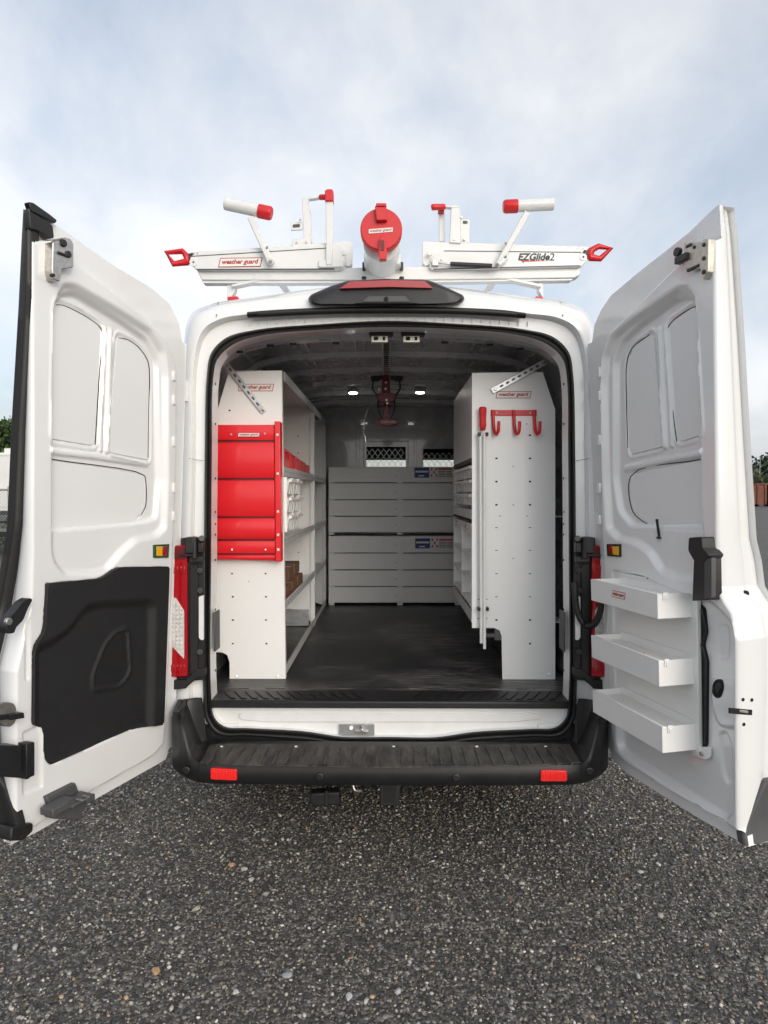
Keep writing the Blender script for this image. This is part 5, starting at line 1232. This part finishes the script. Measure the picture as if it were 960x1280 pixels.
# rods with red grip
rd1 = thing('crank_rod', 'long white rod with a red screwdriver grip clipped to the right end panel', 'rod', P(602, 804, PY-.03))
ry = PY-.03
q = MB().tube([P(602,538,ry), P(603,811,ry)][0:2], .0078, 12) if 0 else MB().tube([P(605.6,543,ry), P(605.6,811,ry)], .0078, 12); obj('rod_tube', q, M_RACK, rd1, smooth=True, bevel=.001)
q = MB().tube([P(603.5,y,ry) for y in (508.5,509.5,513,517,523,528,533,537.5,538)], [.012,.018,.0185,.016,.0145,.0165,.015,.0135,.010], 18); q_ = obj('screwdriver_grip', q, M_REDP, rd1, smooth=True, ang=70)
q = MB()
for i in range(8): a = i*math.pi/4; c = P(603.5,511,ry)+Vector((math.cos(a)*.0175, math.sin(a)*.0175, 0)); q.tube([c, P(603.5,524,ry)+Vector((math.cos(a)*.0145, math.sin(a)*.0145, 0)), P(603.5,533,ry)+Vector((math.cos(a)*.0155, math.sin(a)*.0155, 0))], .0022, 6)
obj('grip_ridge', q, M_REDP, rd1, kind='stuff', smooth=True)
rd2 = thing('plain_rod', 'plain white rod clipped close beside the red-gripped rod, slightly shorter', 'rod', P(601, 804, PY-.03))
q = MB().tube([P(600.3,545,ry), P(601.5,804,ry)], .0078, 12); obj('rod_tube', q, M_RACK, rd2, smooth=True, bevel=.001)
cp = [(599,543),(608.5,543),(598.5,761),(609,761)]
for x, y in cp:
    q = MB().obox(P(x, y, ry+.002), (.0065,0,0), (0,.018,0), (0,0,.009)); obj('rod_clip', q, M_BLACK, rs, bevel=.002)
q = MB().obox(P(611, 794, PY+.02), (.035,0,0), (0,.012,0), (0,0,.010)).obox(P(622, 792, PY+.035), (.020,0,0), (0,.03,0), (0,0,.03)); obj('rod_rest', q, M_DGREY, rs, bevel=.003)

# ================================================================== CABINETS, PARTITION
BY = 2.76
def drawer_chest(label, ytop, ybot, lines, stick_y, light):
    c = thing('drawer_chest', label, 'drawer chest', (0, BY, 0.0)+Vector((0,0,0)) if 0 else P(490, ybot, BY))
    xl, xr = 410.5, 576
    q = MB().prism([P(x, y, BY+.012) for x, y in [(xl,ytop),(xr,ytop),(xr,ybot),(xl,ybot)]], (0,.33,0)); obj('carcass', q, M_GREY, c, bevel=.002)
    ed = [ytop]+lines+[ybot]
    for a, b in zip(ed, ed[1:]):
        for x0, x1 in ((xl+.3, xr-.3),):
            q = MB().prism([P(x, y, BY) for x, y in [(x0,a+.7),(x1,a+.7),(x1,b-.7),(x0,b-.7)]], (0,.011,0)); o = obj('drawer_front', q, M_GREY, c, bevel=.002)
            q = MB().prism([P(x, y, BY-.0012) for x, y in [(xl+1,a+14),(xr-1,a+14),(xr-1,a+14.5),(xl+1,a+14.5)]], (0,.002,0)) if light and a < lines[1] else None
            if q: obj('pressed_line', q, M_SHELF, o)
            q = MB().cyl(P(495,(a+b)/2+1,BY), P(495,(a+b)/2+1,BY-.004), .006, 12); obj('front_rivet', q, M_STEEL, o, bevel=.001)
            if b != ybot:
                q = MB()
                for xa, xb in ((418, 497), (504, 570)): q.prism([P(x, y, BY-.001) for x, y in [(xa,b-.3),(xb,b-.3),(xb,b+.3),(xa,b+.3)]], (0,.003,0))
                obj('gap_shade_strip', q, M_HOLE, o, kind='stuff')  # black strips laid over the drawer gaps, their shade put into colour
            if b != ybot: q = MB().prism([P(x, y, BY-.0013) for x, y in [(496.5,b-1),(503.5,b-1),(503.5,b+1),(496.5,b+1)]], (0,.004,0)); obj('web', q, M_GREY, o)
    for px in (414.5, 500, 572):
        q = MB().prism([P(x, y, BY+.004) for x, y in rpoly([(px-3.4,ybot),(px+3.4,ybot),(px+3.4,ybot+3),(px-3.4,ybot+3)], .6)], (0,.02,0)); o = obj('leg_bracket', q, M_SHELF, c, bevel=.001)
    # warning label
    sy = stick_y; sx = 518 if light else 519
    q = MB().prism([P(x, y, BY-.0022) for x, y in [(sx,sy),(sx+48,sy),(sx+48,sy+13.5),(sx,sy+13.5)]], (0,.001,0)); lb = obj('warning_label', q, M_SHELF, c)
    def patch(x0, y0, x1, y1, m, n='label_block', d=.0032):
        q = MB().prism([P(x, y, BY-d) for x, y in [(x0,y0),(x1,y0),(x1,y1),(x0,y1)]], (0,.0008,0)); obj(n, q, m, lb)
    patch(sx, sy+.4, sx+18.5, sy+13, M_LBLB); patch(sx+1.2, sy+4.4, sx+17.4, sy+6.6, M_LBLW, d=.0040); patch(sx+5, sy+10, sx+12, sy+11.4, M_LBLW, d=.004)
    for i in range(3):
        for j in range(3):
            patch(sx+20.5+i*3, sy+1+j*4, sx+22.5+i*3, sy+3.6+j*4, M_LBLR if (i+j) % 2 == 0 else M_LBLW, 'label_mark')
    patch(sx+30, sy+1, sx+47, sy+3.4, M_LBLR)
    for i in range(4): patch(sx+30, sy+5+i*2, sx+38.5, sy+5.7+i*2, M_LBLK, 'label_line'); patch(sx+39.5, sy+5+i*2, sx+47, sy+5.7+i*2, M_LBLK, 'label_line')
    return c
drawer_chest('upper grey four-drawer chest across the van behind the aisle', 583.5, 665.5, [603.5, 624.7, 645.4], 584, True)
drawer_chest('lower grey four-drawer chest standing on the floor at the aisle end', 670, 753.5, [691.3, 712.3, 733.2], 672.5, False)
q = MB().prism([P(x, y, BY+.05) for x, y in [(411,664),(576,664),(576,671),(411,671)]], (0,.2,0)); 

PTY = 3.13
pt = thing('cargo_partition', 'dark grey bulkhead with door and diamond-mesh windows behind the drawer chests', 'partition', (0, PTY, FZ))
def hole_wall(mb, x0, x1, z0, z1, holes, y, th):
    """wall in the XZ plane with rectangular holes, built of boxes"""
    xs_ = sorted({x0, x1}|{h[0] for h in holes}|{h[1] for h in holes}); zs_ = sorted({z0, z1}|{h[2] for h in holes}|{h[3] for h in holes})
    for i in range(len(xs_)-1):
        for j in range(len(zs_)-1):
            cx, cz_ = (xs_[i]+xs_[i+1])/2, (zs_[j]+zs_[j+1])/2
            if any(h[0] < cx < h[1] and h[2] < cz_ < h[3] for h in holes): continue
            mb.box((xs_[i], y, zs_[j]), (xs_[i+1], y+th, zs_[j+1]))
def wz(px, py): p = P(px, py, PTY); return p.x, p.z
mx0, mz1 = wz(458, 558.5); mx1, _ = wz(507, 583); mz0 = wz(480, 590)[1]
nx0, nz1 = wz(529, 561); nx1, _ = wz(585, 583)
q = MB(); hole_wall(q, -.948, .948, FZ-.02, 2.40, [(mx0, mx1, mz0, mz1), (nx0, nx1, mz0, nz1)], PTY, .006); obj('bulkhead_sheet', q, M_INNER, pt)
def frame(px0, py0, px1, py1, t, name, y, m=M_INNER):
    a = P(px0, py0, y); b = P(px1, py1, y); q = MB()
    q.box((a.x, y, a.z), (b.x, y+.02, a.z-t)).box((a.x, y, b.z+t), (b.x, y+.02, b.z)).box((a.x, y, a.z-t), (a.x+t, y+.02, b.z+t)).box((b.x-t, y, a.z-t), (b.x, y+.02, b.z+t)); return obj(name, q, m, pt, bevel=.003)
frame(445, 525, 521, 745, .028, 'door_frame', PTY-.02); frame(454, 551, 511, 640, .010, 'window_frame', PTY-.006-.01)
q = MB().box((P(450,529,PTY).x, PTY-.008, P(450,529,PTY).z), (P(518,529,PTY).x, PTY-.002, P(518,538,PTY).z)); obj('door_panel', q, M_INNER, pt, bevel=.002)
def lattice(x0, x1, z0, z1, y, parent):
    q = MB(); w = .052; h = .070; rows_ = int((z1-z0)/(h/2))+1; cols_ = int((x1-x0)/w)+1
    for i in range(cols_*2+1):
        for j in range(rows_+1):
            x = x0+i*w/2; z = z0+j*h/2
            if (i+j) % 2: continue
            for sx in (-1, 1):
                a = Vector((x, y, z)); b = Vector((x+sx*w/2, y, z+h/2))
                if min(a.x, b.x) < x0-1e-6 or max(a.x, b.x) > x1+1e-6 or b.z > z1+1e-6: continue
                q.bar(a, b, .004, .010, up=(0,1,0))
    obj('expanded_mesh', q, M_GALV, parent, kind='stuff')
lattice(mx0, mx1, mz0, mz1, PTY+.012, pt); lattice(nx0, nx1, mz0, nz1, PTY+.012, pt)
q = MB()
for x in np.arange(-.9, .91, .15): q.cyl((x, PTY, 2.31), (x, PTY-.004, 2.31), .006, 8)
obj('bulkhead_screw', q, M_STEEL, pt, kind='stuff')

# ================================================================== CEILING LIFT ARM
lf = thing('ceiling_lift', 'dark red ladder lift arm hanging from a rail under the ceiling', 'lift arm', (0, 1.2, 2.4))
q = MB()
for x in (478.6, 487.6): q.bar(P(x, 428, .42), P(x-.2+(483-x)*.1, 467, 1.0), .010, .018)
obj('lift_rail', q, M_GALV, lf, bevel=.002)
q = MB()
for i in range(16): t = i/15; q.obox(P(483, 430+36*t, .42+.58*t**1.3)+Vector((0,0,.004)), (.014,0,0), (0,.006,0), (0,0,.002))
obj('rail_slot', q, M_HOLE, lf, kind='stuff')
LY = 1.25
q = MB(); pz(q, [(478,468),(487,468),(488,494),(477,494)], LY, .05); pz(q, [(480,500),(486,500),(487,524),(479,524)], LY+.1, .05); obj('lift_column', q, M_DKRED, lf, bevel=.004)
q = MB(); pz(q, rpoly([(471,493),(480,490),(487,490),(495,493),(494,499),(489,503),(477,503),(471,499)], 1.5), LY-.02, .09); pz(q, rpoly([(473,525),(480,522),(488,522),(498,526),(497,530),(486,532),(474,530)], 1.2), LY+.05, .12); obj('lift_head', q, M_DKRED, lf, bevel=.004)
q = MB(); pz(q, [(463,470),(478,469),(478,473),(472,476),(464,476)], LY, .04); pz(q, [(488,469),(504,470),(503,476),(495,476),(488,473)], LY, .04); obj('lift_wing', q, M_BLACK, lf, bevel=.003)
for s in (-1, 1):
    q = MB().tube(catmull([P(483+s*16,474,LY), P(483+s*17,486,LY), P(483+s*11,496,LY), P(483+s*10,512,LY), P(483+s*5,524,LY)], 5), .0055, 8); obj('lift_hose', q, M_BLACK, lf, smooth=True)
q = MB()
for x, y in ((482.5,478),(482,486),(474,487),(483,500),(484,504)): q.cyl(P(x, y, LY-.021), P(x, y, LY-.03), .007, 8)
obj('lift_bolt', q, M_STEEL, lf, kind='stuff')
txt('lift_lettering', 'weather guard', P(485, 527.3, LY+.048), (1,0,0), (0,0,1), .09, M_LBLW, lf, height=.010)
q = MB().tube(catmull([P(473,500,LY), P(462,508,LY), P(456,523,LY), P(454.5,543,LY)], 8), .0015, 6); cb = obj('pull_cable', q, M_STEEL, lf, smooth=True)
q = MB().tube([P(x, y, LY) for x, y in ((454.5,543),(452.3,546),(451.8,553.5),(456.8,553.5),(456.5,546),(454.5,543))], .0026, 6); obj('snap_hook', q, M_GALV, lf, smooth=True)
# reading-lamp brackets
for px, s in ((444.5,1),(520.5,-1)):
    q = MB(); Y = 1.9; q.bar(P(px, 474.5, Y), P(px+1*s*-1, 480, Y), .006, .008); q.bar(P(px-9*s, 480, Y), P(px, 480, Y), .02, .012); o = obj('ceiling_bracket', q, M_GALV, van)

# ================================================================== LOOSE STONES
def stones(name, n, xr, yr, smin, smax, pal, lift, seed, flat=.65):
    r = np.random.default_rng(seed)
    ph = (1+5**.5)/2
    iv = np.array([(-1,ph,0),(1,ph,0),(-1,-ph,0),(1,-ph,0),(0,-1,ph),(0,1,ph),(0,-1,-ph),(0,1,-ph),(ph,0,-1),(ph,0,1),(-ph,0,-1),(-ph,0,1)])/1.9
    it = np.array([(0,11,5),(0,5,1),(0,1,7),(0,7,10),(0,10,11),(1,5,9),(5,11,4),(11,10,2),(10,7,6),(7,1,8),(3,9,4),(3,4,2),(3,2,6),(3,6,8),(3,8,9),(4,9,5),(2,4,11),(6,2,10),(8,6,7),(9,8,1)])
    sc = smin*(smax/smin)**(r.random(n)**1.6)
    V = iv[None]*(1+r.uniform(-.30, .30, (n,12,1)))*np.stack([r.uniform(.8,1.35,n), r.uniform(.6,1.0,n), r.uniform(.4,flat+.2,n)], 1)[:, None, :]*sc[:, None, None]/2
    a = r.uniform(0, 2*np.pi, n); t = r.normal(0, .35, n)
    c, s = np.cos(t), np.sin(t); y = V[..., 1]*c[:, None]-V[..., 2]*s[:, None]; z = V[..., 1]*s[:, None]+V[..., 2]*c[:, None]
    c, s = np.cos(a), np.sin(a); x = V[..., 0]*c[:, None]-y*s[:, None]; y2 = V[..., 0]*s[:, None]+y*c[:, None]
    px = r.uniform(*xr, n); py = r.uniform(*yr, n)
    V = np.stack([x+px[:, None], y2+py[:, None], z+(sc*lift)[:, None]], 2).reshape(-1, 3)
    T = (it[None]+(np.arange(n)*12)[:, None, None]).reshape(-1, 3)
    me = bpy.data.meshes.new(name); me.vertices.add(len(V)); me.vertices.foreach_set('co', V.ravel())
    me.loops.add(T.size); me.loops.foreach_set('vertex_index', T.ravel()); me.polygons.add(len(T))
    me.polygons.foreach_set('loop_start', np.arange(0, T.size, 3)); me.polygons.foreach_set('loop_total', np.full(len(T), 3)); me.update()
    pa = np.array([q[1:] for q in pal]); w = np.array([q[0] for q in pal]); w = w/w.sum()
    col = pa[r.choice(len(pal), n, p=w)]*r.uniform(.7, 1.3, (n, 1)); col = np.clip(col, 0, .8)
    at = me.color_attributes.new('col', 'FLOAT_COLOR', 'POINT')
    at.data.foreach_set('color', np.repeat(np.concatenate([col, np.ones((n,1))], 1), 12, 0).ravel())
    me.materials.append(M_STONE); o = bpy.data.objects.new(name, me); COL.objects.link(o); o['kind'] = 'stuff'; return o
PAL = [(28,.050,.047,.043),(26,.098,.089,.078),(20,.17,.152,.128),(12,.27,.245,.205),(6.5,.38,.35,.30),(3,.52,.49,.43),(3,.27,.20,.14)]
g1 = stones('gravel', 78000, (-2.3, 2.3), (-1.55, 1.1), .006, .0165, PAL, .16, 3)
g3 = stones('gravel', 16000, (-4.5, 4.5), (.9, 4.0), .010, .022, PAL, .16, 8)
PALB = [(5,.35,.34,.32),(3,.24,.23,.215),(1.5,.45,.42,.38),(.9,.38,.26,.16),(3,.13,.125,.12)]
g2 = stones('loose_stone', 700, (-2.0, 2.0), (-1.3, .8), .012, .027, PALB, .28, 5, .55)
# the stones that can be picked out one by one
for k, (px, py, s_, c_, lb) in enumerate(((305,1086,.024,(.38,.37,.35),'pale flat stone on the gravel below the left bumper reflector'),(289,1081,.026,(.42,.27,.14),'orange chipped stone on the gravel left of the pale flat stones'),
        (314,1099,.022,(.45,.45,.44),'light grey stone just below the largest pale stone'),(245,1136,.026,(.30,.29,.24),'wide yellowish grey stone alone on the gravel, left of centre'),(195,1214,.028,(.45,.29,.16),'tan stone near the bottom left of the gravel'),
        (359,1219,.026,(.33,.34,.35),'bluish grey stone near the bottom centre of the gravel'),(436,1246,.024,(.46,.46,.45),'pale rounded stone at the bottom edge right of the bluish one'),(295,1240,.020,(.42,.41,.38),'small pale stone at the bottom, left of the bluish one'))):
    r = np.random.default_rng(50+k); bm = bmesh.new(); bmesh.ops.create_icosphere(bm, subdivisions=2, radius=1)
    cz_ = PZ(px, py, s_*.2)
    for v in bm.verts:
        f = 1+.16*math.sin(v.co.x*3+k)+.12*math.cos(v.co.y*4+2*k)+r.normal(0, .035)
        v.co = Vector((v.co.x*s_*.62*f, v.co.y*s_*.5*f, v.co.z*s_*.30*f))
    me = bpy.data.meshes.new('stone'); bm.to_mesh(me); bm.free(); o = bpy.data.objects.new('stone', me); COL.objects.link(o); o.location = cz_; o.rotation_euler.z = k*1.3
    me.materials.append(mat('stone_colour_%d' % k, c_, .8, var=.2, vscale=120)); tag(o, lb, 'stone')

# ================================================================== BACKGROUND
def foliage(name, centers, n, leaf, pal, seed, parent=None, loc=None, up=.4):
    """leaf cards spread through the shells of many clumps; centers: (x,y,z,rx,ry,rz)"""
    r = np.random.default_rng(seed); C_ = np.array(centers, float); vol = C_[:, 3]*C_[:, 5]; k = r.choice(len(C_), n, p=vol/vol.sum())
    d = r.normal(size=(n, 3)); d /= np.linalg.norm(d, axis=1)[:, None]; rad = r.uniform(.45, 1.08, (n, 1))
    c = C_[k, :3]+d*C_[k, 3:]*rad
    s = leaf*r.uniform(.5, 1.3, (n, 1)); a = r.normal(size=(n, 3)); a /= np.linalg.norm(a, axis=1)[:, None]; b = np.cross(a, r.normal(size=(n, 3))); b /= np.linalg.norm(b, axis=1)[:, None]
    V = np.stack([c-a*s, c+b*s*.6, c+a*s, c-b*s*.6], 1).reshape(-1, 3)
    if loc is not None: V = V-np.array(loc)
    T = np.arange(4*n).reshape(-1, 4)
    me = bpy.data.meshes.new(name); me.vertices.add(len(V)); me.vertices.foreach_set('co', V.ravel()); me.loops.add(T.size); me.loops.foreach_set('vertex_index', T.ravel()); me.polygons.add(n)
    me.polygons.foreach_set('loop_start', np.arange(0, T.size, 4)); me.polygons.foreach_set('loop_total', np.full(n, 4)); me.update()
    pa = np.array(pal); col = pa[r.integers(0, len(pa), n)]*r.uniform(.7, 1.35, (n, 1))
    at = me.color_attributes.new('col', 'FLOAT_COLOR', 'POINT'); at.data.foreach_set('color', np.repeat(np.concatenate([col, np.ones((n, 1))], 1), 4, 0).ravel())
    me.materials.append(M_LEAF); o = bpy.data.objects.new(name, me); COL.objects.link(o)
    if parent: o.parent = parent
    return o
GREEN = [(.045,.085,.022),(.065,.12,.03),(.035,.065,.02),(.085,.14,.04)]
DARKG = [(.030,.050,.026),(.040,.066,.030),(.024,.040,.022)]
def tree(x, y, h, w, label, seed, n=9000, pal=GREEN, leaf=.16, group='trees beyond the yard'):
    r = random.Random(seed); t = thing('tree', label, 'tree', (x, y, 0), group)
    q = MB().tube([(x, y, -.1), (x+.1, y, h*.3), (x-.05, y+.1, h*.75)], [h*.035, h*.026, h*.010], 9); cs = []
    for k in range(11):
        a = k*2.4+r.random(); z = h*(.35+.5*k/11); L = w*.5*(1-.5*(k/11))*r.uniform(.6, 1.05)
        e = (x+L*math.cos(a), y+L*math.sin(a), z+L*.5); q.tube([(x, y, z-h*.1), ((x+e[0])/2, (y+e[1])/2, z+L*.1), e], [h*.013, h*.008, h*.003], 6)
        cs.append((*e, w*.22*r.uniform(.8,1.2), w*.22, h*.11*r.uniform(.8,1.3)))
    cs.append((x, y, h*.88, w*.2, w*.2, h*.12)); cs.append((x, y, h*.6, w*.3, w*.3, h*.2))
    obj('trunk', q, M_BARK, t, smooth=True); foliage('crown', cs, n, leaf, pal, seed, t, (x, y, 0))
    return t
# left of the van: trees, white box trailer, chain-link fence
tree(-22.0, 37, 6.0, 6.5, 'leafy green tree behind the white box trailer at the left edge', 21)
tree(-16.2, 36, 5.4, 5.5, 'lower leafy tree right of the one behind the trailer', 22)
tree(-30, 42, 6.4, 7, 'broad leafy tree left of the trailer, outside the photo edge', 24)
bt = thing('box_trailer', 'white box trailer parked behind the chain-link fence at the left edge', 'trailer', (-14.5, 24, 0))
q = MB().box((-19.5, 23.6, .95), (-13.5, 26.2, 3.25)); obj('trailer_body', q, M_BOXW, bt, bevel=.04)
q = MB().box((-15.4, 24.1, 3.25), (-14.4, 24.9, 3.45)); obj('roof_vent', q, M_BOXW, bt, bevel=.03)
q = MB().box((-19.5, 23.55, .80), (-13.5, 26.2, .95)); obj('chassis', q, M_BLACK, bt)
for x in (-18.6, -14.8, -13.9):
    q = MB().tube([(x, 23.7, .42), (x, 23.98, .42)], .42, 20); w_ = obj('wheel', q, M_TYRE, bt, smooth=True, bevel=.03); q = MB().cyl((x, 23.66, .42), (x, 23.72, .42), .2, 16); obj('rim', q, M_RIM, w_)
for z in (1.1, 3.12): q = MB().box((-19.5, 23.58, z), (-13.5, 23.6, z+.04)); obj('trim_rail', q, M_SHELF, bt)
q = MB().box((-13.95, 23.58, 2.95), (-13.80, 23.6, 3.05)); obj('marker_plate', q, M_LBLR, bt)
q = MB()
for x in np.arange(-19.4, -13.5, .25): q.cyl((x, 23.6, 2.0), (x, 23.59, 2.0), .015, 6)
obj('rivet_row', q, M_SHELF, bt, kind='stuff')
fc_ = thing('chain_link_fence', 'chain-link fence with top rail in front of the white trailer', 'fence', (-10, 17, 0))
FYY = 17.
q = MB().tube([(-24, FYY, 1.75), (-8.6, FYY, 1.75)], .03, 10); obj('top_rail', q, M_WIRE, fc_, smooth=True)
for x in np.arange(-24, -8, 2.55): q = MB().tube([(x, FYY, 0), (x, FYY, 1.85)], .032, 10); obj('post', q, M_WIRE, fc_, smooth=True)
q = MB()
for x in np.arange(-24, -8.6, .09):
    for s in (-1, 1):
        xa = max(-24, min(-8.6, x+s*.85)); q.bar((x, FYY+.02+.002*s, .9), (xa, FYY+.02+.002*s, .9+abs(xa-x)), .005, .005); xa = max(-24, min(-8.6, x-s*.85)); q.bar((x, FYY+.02+.002*s, .9), (xa, FYY+.02+.002*s, .9-abs(xa-x)), .005, .005)
obj('wire_mesh', q, M_WIRE, fc_, kind='stuff')
pk_ = thing('low_trailer', 'low black flatbed trailer beside the fence at the left edge', 'trailer', (-11.5, 15.5, 0))
q = MB().box((-16, 14.6, .50), (-8.1, 16.2, .64)).box((-16, 14.6, .86), (-8.1, 14.66, .92)); obj('deck', q, M_BLACK, pk_, bevel=.01)
for x in np.arange(-15.8, -8, .9): q = MB().box((x, 14.6, .64), (x+.06, 14.66, .86)); obj('stake', q, M_BLACK, pk_)
for x in (-12.6, -11.6): q = MB().tube([(x, 14.5, .34), (x, 14.72, .34)], .34, 20); o = obj('wheel', q, M_TYRE, pk_, smooth=True, bevel=.02); q = MB().cyl((x, 14.48, .34), (x, 14.5, .34), .17, 14); obj('rim', q, M_RIM, o)
foliage('weeds', [(-14.5, 17.3, .35, 5.5, .3, .35)], 2500, .07, GREEN, 5)['kind'] = 'stuff'
bt2 = thing('pale_backdrop_box', 'invented pale box ahead of the van, standing in for the brightness in the mesh windows', 'backdrop', (0, 31, 0))  # made-up box, gives the mesh windows their pale brightness
obj('box_body', MB().box((-7, 30, 1.0), (7, 32.5, 3.75)), M_BOXW, bt2, bevel=.05); obj('chassis', MB().box((-7, 30.1, .7), (7, 32.4, 1.0)), M_BLACK, bt2)
for x in (-5.4, -4.2, 5.0): q = MB().tube([(x, 30.05, .5), (x, 30.35, .5)], .5, 20); o = obj('wheel', q, M_TYRE, bt2, smooth=True, bevel=.03); q = MB().cyl((x, 30.0, .5), (x, 30.06, .5), .25, 14); obj('rim', q, M_RIM, o)
# right of the van: rusty open containers heaped with brush, wooded hill
for k, (x, lb) in enumerate(((40.5, 'rusty open-top container nearest the door edge, heaped with cut brush'), (50.6, 'rusty open-top container further right, heaped with cut brush'))):
    t = thing('rusty_container', lb, 'container', (x+4.6, 88, 0), 'rusty containers across the yard')
    q = MB().box((x, 88, .25), (x+9.6, 90.6, 2.9)); obj('container_body', q, M_RUST, t, bevel=.04)
    for j in range(10):
        xx = x+.1+j*1.02; q = MB().box((xx, 87.86, .25), (xx+.16, 88, 2.9)); obj('rib', q, M_RUST, t, bevel=.02)
    q = MB().box((x-.08, 87.84, 2.9), (x+9.68, 90.7, 3.06)); obj('rim', q, M_RUST, t, bevel=.02)
    q = MB().box((x+1.5, 87.97, 1.6), (x+2.2, 88.0, 2.4)); obj('painted_mark', q, M_BOXW, t)
    for xx in (x+.6, x+8.6): q = MB().tube([(xx, 87.9, .16), (xx, 90.5, .16)], .16, 10); obj('roller', q, M_BLACK, t)
    b = foliage('brush_heap', [(x+1.5+j*1.7, 89.3, 3.2, 1.5, 1.2, 1.3+.5*math.sin(j*2.1+k)) for j in range(5)], 5000, .22, [(.07,.10,.04),(.10,.11,.05),(.13,.11,.07),(.05,.08,.03)], 31+k)
    tag(b, ('pile of cut brush in the rusty container nearest the door edge', 'pile of cut brush in the rusty container further right')[k], 'brush')
rh = random.Random(4)
hs_ = [(-330+i*9.4+rh.uniform(-3,3), 200+rh.uniform(-8,14), rh.uniform(3,8), 8, 6, rh.uniform(5,7.0)) for i in range(72)]
hs_ += [(-330+i*9.4+rh.uniform(-3,3), 212+rh.uniform(-4,10), rh.uniform(8,10), 6, 5, rh.uniform(3,4.6)) for i in range(72)]
fr = foliage('woodland', hs_, 70000, .85, DARKG, 9); fr['kind'] = 'stuff'
for k, (x, h, lb) in enumerate(((104, 12, 'bare pale trunk standing up against the dark wood at the right edge'), (109, 9.5, 'shorter bare trunk right of the taller one at the wood edge'))):
    q = MB().tube([(x, 190, 0), (x+.2, 190, h)], [.22, .08], 8)
    for j in range(5): a = (x+.1, 190, h*(.5+.09*j)); q.tube([a, (a[0]+(1.2 if j % 2 else -1.2), 190, a[2]+.8)], [.05, .02], 5)
    o = obj('dead_tree', q, M_WIRE, None, loc=(x, 190, 0), smooth=True); tag(o, lb, 'tree', 'bare trunks at the wood edge')
